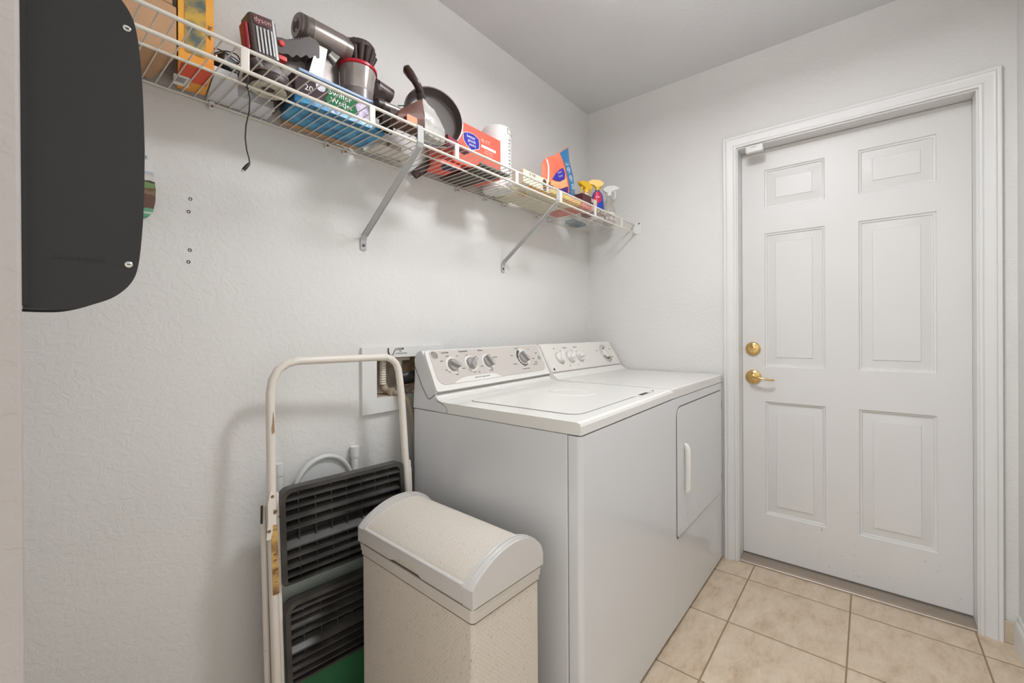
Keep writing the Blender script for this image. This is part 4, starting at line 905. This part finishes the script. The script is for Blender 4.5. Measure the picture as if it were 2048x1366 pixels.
B().prism([(-1.549, -.118), (-1.50, -.122), (-1.42, -.115), (-1.40, -.058), (-1.545, -.045)], XY, ZS-.0022+.0016, ZS-.0001).build('sheet', mat('leaflet_paper', (222, 214, 204), .6, c2=(190, 90, 74), nscale=26, detail=1, ramp=(.3, .36)), t, smooth=False)

# whisk wires: loose dark cable
t = thing('black_cable', (-1.49, -.24, 1.80), 'thin black cable looping over the brown bag by the shelf front', 'cable')
B().tube([(-1.535, -.206, 1.832), (-1.515, -.228, 1.832), (-1.49, -.24, 1.822), (-1.465, -.236, 1.805), (-1.452, -.226, 1.785), (-1.452, -.218, 1.765), (-1.46, -.212, 1.745), (-1.465, -.21, ZS+.002)], .0018, 6).build('cable', BLACK, t)
B().tube([(-1.53, -.206, 1.822), (-1.51, -.228, 1.822), (-1.488, -.238, 1.812), (-1.466, -.236, 1.796), (-1.456, -.227, 1.778), (-1.458, -.216, 1.76)], .0012, 6).build('cable_strand', BLACK, t)

# frying pan
t = thing('frying_pan', (-1.389, -.2, ZS), 'small dark non-stick frying pan standing on edge with its handle upwards', 'frying pan')
PAN = mat('nonstick_black', (78, 69, 64), .32, coat=.2)
pc_ = Vector((-1.389, -.204, 1.850)); pa = Vector((-.366, -.928, .065)).normalized()
R_ = .1015
b = B(); b.lathe([(0, -.026), (R_*.80, -.026), (R_*.90, -.020), (R_, .002), (R_+.002, .003), (R_+.002, .005), (R_-.002, .005), (R_*.88, -.017), (R_*.79, -.0235), (0, -.0235)], pc_, pa, 64, cap=False)
b.build('pan_body', PAN, t)
hs = [(-1.448, -.205, 1.912), (-1.462, -.21, 1.926), (-1.472, -.208, 1.938), (-1.482, -.2, 1.955), (-1.490, -.19, 1.972), (-1.493, -.185, 1.979)]
B().tube(hs, [.014, .0125, .0125, .0150, .0150, .006], 16, flat=(.7, 1.05)).build('handle', mat('brown_bakelite', (66, 44, 38), .22, coat=.5), t)
B().tube([(-1.436, -.198, 1.895), (-1.45, -.205, 1.913)], [.014, .010], 12, flat=(.5, 1.2)).build('handle_bracket', PAN, t)
# dark scraper poking through shelf
t = thing('plastic_scraper', (-1.30, -.03, 1.71), 'dark brown flat plastic tool poking down through the shelf wires', 'scraper')
b = B(); b.prism([(-1.35, 1.722), (-1.322, 1.707), (-1.222, 1.785), (-1.235, 1.81), (-1.262, 1.806)], XZ, -.03, -.020); b.bevel_all(.003, 2, .6); b.build('blade', BROWNP, t)

# maroon packet, coral packet, dark tray
t = thing('maroon_packet', (-1.35, -.275, ZS), 'dark red and pink snack packet leaning between the pan and the coral box', 'packet')
b = B(); b.add([(-1.398, -.290, ZS), (-1.305, -.288, ZS), (-1.305, -.262, ZS), (-1.398, -.262, ZS), (-1.398, -.282, 1.770), (-1.312, -.280, 1.752), (-1.312, -.268, 1.752), (-1.398, -.268, 1.770)], [(0, 1, 5, 4), (1, 2, 6, 5), (2, 3, 7, 6), (3, 0, 4, 7), (4, 5, 6, 7), (3, 2, 1, 0)])
b.bevel_all(.004, 2, .3); b.build('packet', mat('maroon_print', (128, 40, 54), .35, c2=(196, 120, 150), nscale=34, detail=2, ramp=(.3, .45), coat=.3), t)
t = thing('coral_packet', (-1.27, -.1, ZS), 'coral red packet with blue shield print lying flat on the shelf wires', 'packet')
B().prism([(-1.335, -.150), (-1.305, -.158), (-1.225, -.160), (-1.218, -.062), (-1.288, -.042)], XY, ZS, ZS+.011).bevel_all(.003, 2, .6).build('packet', CORAL, t)
B().prism([(-1.30, -.158), (-1.235, -.158), (-1.232, -.120), (-1.262, -.102), (-1.292, -.125)], XY, ZS-.0009, ZS-.0001).build('shield_print', mat('navy_print', (44, 38, 84), .45), t, smooth=False)
t = thing('baking_tray', (-1.14, -.13, ZS), 'dark metal tray lying under the coral box on the shelf', 'tray')
B().prism([(-1.205, -.243), (-1.052, -.243), (-1.075, -.02), (-1.205, -.02)], XY, ZS, ZS+.004).build('tray_base', mat('dark_tray', (74, 62, 54), .45, c2=(150, 120, 92), nscale=9, ramp=(.28, .38)), t, smooth=False)
B().box((-1.212, -.249, ZS+.0005), (-1.046, -.2425, ZS+.008), .002).build('rim', mat('grey_green_rim', (110, 112, 104), .4), t)

# coral carton with shield
ZC = ZS+.0175
t = thing('coral_box', (-1.135, -.1, ZC), 'coral red carton with blue shield logo standing beside the pan', 'box')
B().box((-1.265, -.165, ZC), (-1.004, -.03, 1.914), .002, 2).build('carton', CORAL, t, smooth=False)
rf = lambda u, v, q: Vector((-1.265+u*1.035, -.1651-q, ZC+.004+v*1.12))
B().box((-1.255, -.155, ZS+.0163), (-1.02, -.04, ZC-.0002)).build('carton_base', CORAL, t, smooth=False)
shp = [(.049-.0, 0)]
shq = [(-1.216, 1.874), (-1.191, 1.883), (-1.163, 1.885), (-1.135, 1.876), (-1.131, 1.858), (-1.134, 1.839), (-1.173, 1.823), (-1.200, 1.836), (-1.214, 1.850)]
def grow(p, k):
    cx_ = sum(a for a, _ in p)/len(p); cy_ = sum(b_ for _, b_ in p)/len(p); return [(cx_+(a-cx_)*k, cy_+(b_-cy_)*k) for a, b_ in p]
B().prism(grow(shq, 1.07), XZ, -.1651, -.1657).build('logo_border', WHITE, t, smooth=False)
B().prism(shq, XZ, -.1655, -.1662).build('logo_shield', SHIELD, t, smooth=False)
rz = lambda u, v, q: Vector((u, -.1662-q, v))
letters([('better', -1.176, 1.870, .0125, 1.05), ('goods', -1.172, 1.856, .0120, 1.05), ('pantry', -1.168, 1.842, .0105, 1)], rz, WHITE, 'lettering', t, .0005)
letters([('42 CT.', -1.093, 1.879, .0135, 1.1), ('TRASH BAGS', -1.078, 1.843, .006, 1.05), ('DRAWSTRING', -1.078, 1.834, .0055, 1.1), ('13 gallon', -1.076, 1.825, .0055, 1.1)], lambda u, v, q: rz(u, v, q-.001), mat('cream_ink', (250, 214, 196), .5), 'lettering', t, .0006)
B().prism(rrect(-1.119, 1.852, -1.035, 1.8625, .002), XZ, -.1651, -.1657).build('white_bar', WHITE, t, smooth=False)

# wrapped paper roll
t = thing('paper_towel_roll', (-.945, -.12, ZS), 'upright white wrapped paper towel roll behind the coral carton', 'paper roll')
B().lathe([(.02, .0), (.058, .0), (.0635, .006), (.0635, .262), (.058, .268), (.02, .268)], (-.938, -.085, ZS), seg=44).build('wrapped_roll', mat('white_film', (236, 236, 232), .3, bump=.2, bscale=18, bdist=.002), t)
def onroll(u, v, q):
    a = math.radians(-75)+u/.0635; r = .0637+q; return Vector((-.938+r*math.cos(a), -.085+r*math.sin(a), ZS+v))
b = B()
for (u0, v0, u1, v1) in ((-.02, .256, .045, .2575), (-.02, .236, .045, .2375), (-.02, .236, -.018, .2575), (.03, .236, .032, .2575)):
    n = 8
    for k in range(n): 
        a0 = u0+(u1-u0)*k/n; a1 = u0+(u1-u0)*(k+1)/n; b.prism([(a0, v0), (a1, v0), (a1, v1), (a0, v1)], onroll, 0, .0006)
for k in range(12): b.prism(rrect(-.012, .05+k*.0145, -.012+.006+.004*(k % 3), .054+k*.0145, .0005), onroll, 0, .0006)
b.build('printing', mat('grey_ink', (110, 108, 104), .5), t, smooth=False)

# cream coffee pod box
t = thing('coffee_pod_box', (-.87, -.14, ZS), 'low cream coffee pod box beside the paper roll and the coral pouch', 'box')
B().box((-.965, -.252, ZS), (-.785, -.195, 1.792), .002, 2).build('carton', CREAM, t, smooth=False)
B().box((-.87, -.194, ZS), (-.785, -.012, 1.778), .002, 2).build('carton_back', CREAM, t, smooth=False)
kf = lambda u, v, q: Vector((-.965+u, -.2521-q, ZS+v))
letters([('Q THE', .06, .044, .011, 1), ('donut shop', .07, .03, .006, 1)], kf, mat('olive_ink', (96, 90, 60), .5), 'lettering', t, .0005)
B().prism(rrect(.135, .002, .16, .05, .01), kf, 0, .001).build('cup_print', mat('brown_print', (96, 66, 48), .5), t, smooth=False)
B().lathe([(.013, 0), (.013, .001)], kf(.185, .036, 0), (0, -1, 0), 24, scale=(.7, 1.1)).build('cup_lid_print', mat('tan_brown_print', (140, 84, 56), .5), t, smooth=False)
B().prism([(-.93, -.250), (-.79, -.250), (-.79, -.212), (-.90, -.212)], XY, ZS-.0009, ZS-.0001).build('yellow_stripe', mat('yellow_print', (240, 200, 92), .5, c2=(232, 160, 96), nscale=20), t, smooth=False)
ty = thing('yellow_packet', (-.66, -.14, ZS), 'flat cream packet with a yellow front lying under the coral pods pouch', 'packet')
B().box((-.780, -.262, ZS), (-.534, -.03, ZS+.020), .003, 2).build('packet', CREAM, ty)
B().box((-.779, -.2628, ZS+.001), (-.535, -.2618, ZS+.019)).build('yellow_front', mat('bright_yellow_print', (246, 212, 96), .45, c2=(240, 170, 100), nscale=14), ty, smooth=False)
B().prism([(-.779, -.261), (-.535, -.261), (-.535, -.205), (-.779, -.205)], XY, ZS-.0009, ZS-.0001).build('yellow_base_print', MATS['bright_yellow_print'], ty, smooth=False)
B().lathe([(.034, 0), (.034, .0008)], (-.845, -.155, ZS-.0009), (0, 0, 1), 28, scale=(1, .62)).build('flower_print', mat('flower_yellow', (240, 214, 110), .5, c2=(176, 120, 50), nscale=60), t, smooth=False)
# red packet under pods
t = thing('red_packet', (-.47, -.15, ZS), 'flat red packet lying on the wires under the coral pouch', 'packet')
B().prism([(-.53, -.262), (-.425, -.262), (-.42, -.05), (-.528, -.05)], XY, ZS, ZS+.022).bevel_all(.004, 2, .6).build('packet', mat('red_film', (206, 56, 60), .35, coat=.3, c2=(226, 110, 90), nscale=20), t)
# laundry pods pouch
t = thing('pods_pouch', (-.635, -.205, ZS+.021), 'standing coral laundry pods pouch with blue 3 in 1 side strip', 'pouch')
PZ = ZS+.021
OUT = [(-.760, PZ+.001), (-.773, 1.785), (-.774, 1.875), (-.755, 1.902), (-.730, 1.922), (-.675, 1.948), (-.625, 1.979), (-.585, 2.006), (-.552, 2.025), (-.546, 1.99), (-.541, 1.962), (-.507, 1.898), (-.494, 1.795), (-.500, PZ+.001)]
def inside(k):
    cx_, cz_ = -.635, 1.86; return [(cx_+(a-cx_)*k, cz_+(c-cz_)*k) for a, c in OUT]
def pY(v, k): # the pouch bulges in the middle and closes to a seam at the top
    th = max(0, 1-max(0, (v-PZ)/(2.03-PZ))**1.6); return (1-k**3)*(.032*th+.003)
b = B(); n = len(OUT)
for sgn in (-1, 1):
    prev = None
    for k in (1, .92, .8, .6, .35, .12):
        cur = [b.bm.verts.new((u, -.205+(sgn*pY(v, k) if sgn < 0 else sgn*pY(v, k)*.8)+sgn*.0012, v)) for u, v in inside(k)]
        if prev:
            for i in range(n): b.bm.faces.new((prev[i], prev[(i+1) % n], cur[(i+1) % n], cur[i]))
        else: first = cur
        prev = cur
    b.bm.faces.new(prev)
    if sgn < 0: f0 = first
for i in range(n): b.bm.faces.new((f0[i], f0[(i+1) % n], first[(i+1) % n], first[i]))
b.build('pouch', mat('coral_pouch_film', (226, 92, 78), .3, coat=.3, c2=(238, 132, 96), nscale=7, bump=.3, bscale=18, bdist=.003), t)
def pf(u, v, q):
    cx_, cz_ = -.635, 1.86; k = 0
    for i in range(n):   # how near the outline this point lies
        (a0, c0), (a1, c1) = OUT[i], OUT[(i+1) % n]; ex, ez = a1-a0, c1-c0; dx, dz = u-cx_, v-cz_; den = dx*ez-dz*ex
        if abs(den) > 1e-9:
            tt = ((a0-cx_)*ez-(c0-cz_)*ex)/den; ss = ((a0-cx_)*dz-(c0-cz_)*dx)/den
            if tt > 0 and -1e-6 <= ss <= 1+1e-6: k = max(k, 1/tt)
    k = min(1, k); return Vector((u, -.205-pY(v, k)-.0012-.0016-q, v))
def strip(poly, m, nm, q0=0, q1=.0012): return B().prism(poly, pf, q0, q1).build(nm, m, t, smooth=False)
BLS = mat('blue_strip_print', (40, 120, 170), .35)
def dense(poly, n_=6):
    o = []
    for i in range(len(poly)):
        a, c = Vector(poly[i]), Vector(poly[(i+1) % len(poly)])
        for k_ in range(n_): o.append(tuple(a.lerp(c, k_/n_)))
    return o
def patch(poly, m, nm, q):
    '''printed patch that follows the bulge: a fan of rings towards its middle'''
    P_ = dense(poly); cx_ = sum(p[0] for p in P_)/len(P_); cz_ = sum(p[1] for p in P_)/len(P_); b = B(); prev = None
    for k in (1, .75, .5, .25, .03):
        cur = [b.bm.verts.new(pf(cx_+(a-cx_)*k, cz_+(c-cz_)*k, q)) for a, c in P_]
        if prev:
            for i in range(len(P_)): b.bm.faces.new((prev[i], prev[(i+1) % len(P_)], cur[(i+1) % len(P_)], cur[i]))
        prev = cur
    b.bm.faces.new(prev); return b.build(nm, m, t)
BLS = mat('blue_strip_print', (34, 112, 160), .35)
patch([(-.583, 1.78), (-.600, 1.835), (-.615, 1.892), (-.630, 1.972), (-.592, 1.998), (-.556, 2.019), (-.556, 1.969), (-.531, 1.898), (-.510, 1.798)], BLS, 'blue_strip', 0)
patch([(-.745, 1.775), (-.592, 1.775), (-.606, 1.812), (-.660, 1.79), (-.705, 1.785), (-.738, 1.792)], mat('violet_film', (70, 40, 130), .35), 'violet_swirl', 0)
patch([(-.730, 1.812), (-.700, 1.812), (-.640, 1.836), (-.622, 1.85), (-.610, 1.815), (-.660, 1.790), (-.705, 1.785), (-.738, 1.792)], mat('peach_film', (248, 176, 120), .4), 'peach_swirl', .0006)
patch([(-.642, 1.892), (-.630, 1.870), (-.637, 1.840), (-.680, 1.816), (-.728, 1.818), (-.702, 1.852), (-.672, 1.876)], SHIELD, 'logo_shield', .0014)
patch([(-.752, 1.80), (-.745, 1.80), (-.738, 1.912), (-.745, 1.906)], WHITE, 'seam_line', .0006)
letters([('better', -.676, 1.862, .0115, 1, 'CENTER', .45), ('home', -.672, 1.845, .0115, 1, 'CENTER', .45)], lambda u, v, q: pf(u, v, q+.0022), mat('lilac_ink', (190, 176, 226), .5), 'lettering', t, .0005)
letters([('3 in 1', -.594, 1.925, .0145, .95, 'CENTER', .35)], lambda u, v, q: pf(u, v, q+.0008), WHITE, 'lettering', t, .0005)
for u, z in ((-.591, 1.897), (-.577, 1.862), (-.560, 1.825)):
    B().lathe([(.0125, 0), (.0125, .0008), (.0102, .0008), (.0102, .0002)], pf(u, z, .0008), (0, -1, 0), 20, cap=False).build('round_icon', WHITE, t)
    B().prism([(u-.005, z-.004), (u+.004, z-.003), (u+.001, z+.006), (u-.003, z+.003)], lambda a, c, q: pf(a, c, .0009+q), 0, .0008).build('icon_mark', WHITE, t)
# brown box
t = thing('brown_box', (-.475, -.24, ZS), 'small dark maroon box with white markings in front of the red spray bottle', 'box')
B().box((-.53, -.272, ZS+.0225), (-.425, -.2, ZS+.06), .002, 2).build('carton', mat('maroon_card', (84, 36, 42), .45), t, smooth=False)
B().box((-.4245, -.272, ZS+.0226), (-.39, -.2, ZS+.055), .002, 2).build('carton_end', mat('pale_card', (214, 196, 186), .5), t, smooth=False)
B().box((-.4235, -.272, ZS), (-.39, -.2, ZS+.0224)).build('carton_base', MATS['pale_card'], t, smooth=False)
letters([('70', 0, 0, .02, .8)], frame((-.44, -.2721, ZS+.04), (1, 0, 0), (0, 0, 1)), WHITE, 'lettering', t, .0006)

# spray bottles
def bottle(nm, x, y, z0, lab, cat, bodyprof, mbody, mtrig, sx, sy, kind, rot=0, grp='spray bottles at the right end of the shelf'):
    t = thing(nm, (x, y, z0), lab, cat, grp)
    B().lathe(bodyprof, (x, y, z0), seg=30, scale=(sx, sy)).build('bottle', mbody, t)
    h = bodyprof[-1][1]; c, s_ = math.cos(rot), math.sin(rot)
    P = lambda a, b_, z: Vector((x+a*c-b_*s_, y+a*s_+b_*c, z0+h+z))
    B().tube([P(0, 0, -.002), P(0, 0, .016)], .0135, 18).build('collar', mtrig, t)
    B().prism([(-.018, .016), (.012, .016), (.02, .026), (.045, .032), (.05, .046), (.03, .055), (-.012, .052), (-.03, .040), (-.034, .030)], lambda u, v, q: P(u, q, v), -.0105, .0105).bevel_all(.004, 3, .5).build('spray_head', mtrig, t)
    B().tube([P(.026, 0, .03), P(.036, 0, .012), P(.034, 0, -.008), P(.028, 0, -.02)], [.006, .005, .0045, .003], 10, flat=(1, .9)).build('trigger', mtrig, t)
    B().tube([P(.046, 0, .042), P(.058, 0, .043)], .006, 12).build('nozzle', mtrig, t)
    return t
YEL = mat('yellow_plastic', (240, 190, 40), .35)
CLR = mat('clear_bottle_plastic', (206, 198, 186), .15, alpha=.55, coat=.5)
b1 = zbands('red_bottle_print', [(0, (120, 20, 50)), (.05, (150, 24, 60)), (.085, (198, 30, 70)), (.1, (210, 60, 90)), (.11, (232, 206, 190)), (.14, (232, 206, 190))], nz=.01)
bottle('spray_bottle', -.345, -.185, ZS, 'red spray bottle with yellow trigger head, leftmost at the shelf end', 'spray bottle', [(0, 0), (.032, 0), (.035, .006), (.035, .07), (.032, .092), (.018, .108), (.013, .114), (.013, .124)], b1, YEL, 1, .7, 0, rot=math.radians(165))
b2 = zbands('blue_bottle_print', [(0, (236, 234, 232)), (.03, (90, 120, 190)), (.042, (28, 72, 176)), (.15, (28, 72, 176)), (.17, (230, 226, 220))], nz=.02)
tb = bottle('spray_bottle', -.232, -.19, ZS, 'blue spray bottle with red round label and yellow trigger head', 'spray bottle', [(0, 0), (.040, 0), (.044, .006), (.044, .05), (.042, .09), (.038, .125), (.03, .145), (.016, .155), (.013, .158), (.013, .163)], b2, YEL, 1, .72, 0, rot=math.radians(128))
def onb(u, v, q):
    a = math.radians(-142)+u/.04; r = 1.0; R2 = .0425-max(0, v-.08)*.11+q; return Vector((-.232+R2*math.cos(a), -.19+R2*.74*math.sin(a), ZS+v))
b = B(); R0 = [b.bm.verts.new(onb(0, .115, .002))]
prev = None
for rr_ in (.009, .019, .028):
    cur = [b.bm.verts.new(onb(rr_*math.cos(2*math.pi*k/20), .115+rr_*1.15*math.sin(2*math.pi*k/20), .0012)) for k in range(20)]
    for k in range(20):
        if prev is None: b.bm.faces.new((R0[0], cur[k], cur[(k+1) % 20]))
        else: b.bm.faces.new((prev[k], cur[k], cur[(k+1) % 20], prev[(k+1) % 20]))
    prev = cur
b.build('round_label', mat('crimson_label', (210, 36, 76), .4), tb)
letters([('OXI', 0, .115, .012, 1)], lambda u, v, q: onb(u, v, q+.0022), WHITE, 'lettering', tb, .0004)
tc_ = bottle('spray_bottle', -.118, -.2, ZS, 'clear spray bottle with white trigger head beside the end wall', 'spray bottle', [(0, 0), (.040, 0), (.043, .006), (.043, .06), (.036, .085), (.022, .12), (.015, .145), (.0125, .150), (.0125, .158)], CLR, mat('white_trigger', (232, 232, 226), .35), 1, .8, 0, rot=math.radians(-48))
B().lathe([(.0436, .012), (.0436, .055), (.0415, .063)], (-.118, -.2, ZS), seg=30, cap=False, scale=(1, .8)).build('wrap_label', mat('brown_white_label', (222, 212, 200), .5, c2=(92, 70, 56), nscale=34, detail=2, ramp=(.42, .5)), tc_)
t = thing('blue_cloth', (-.2, -.04, ZS), 'folded blue-grey cloth lying on the wires at the back of the shelf end', 'cloth')
B().box((-.285, -.075, ZS), (-.15, -.012, ZS+.018), .006, 3).build('cloth', mat('blue_grey_cloth', (98, 128, 148), .9, noise=.3, nscale=40), t)
t = thing('snack_packet', (-.2, -.27, ZS), 'small brown and white packet lying in front of the spray bottles', 'packet')
B().box((-.37, -.268, ZS), (-.255, -.235, ZS+.02), .004, 2).build('packet', mat('brown_packet', (120, 92, 80), .4, c2=(220, 206, 196), nscale=50, ramp=(.45, .52)), t)
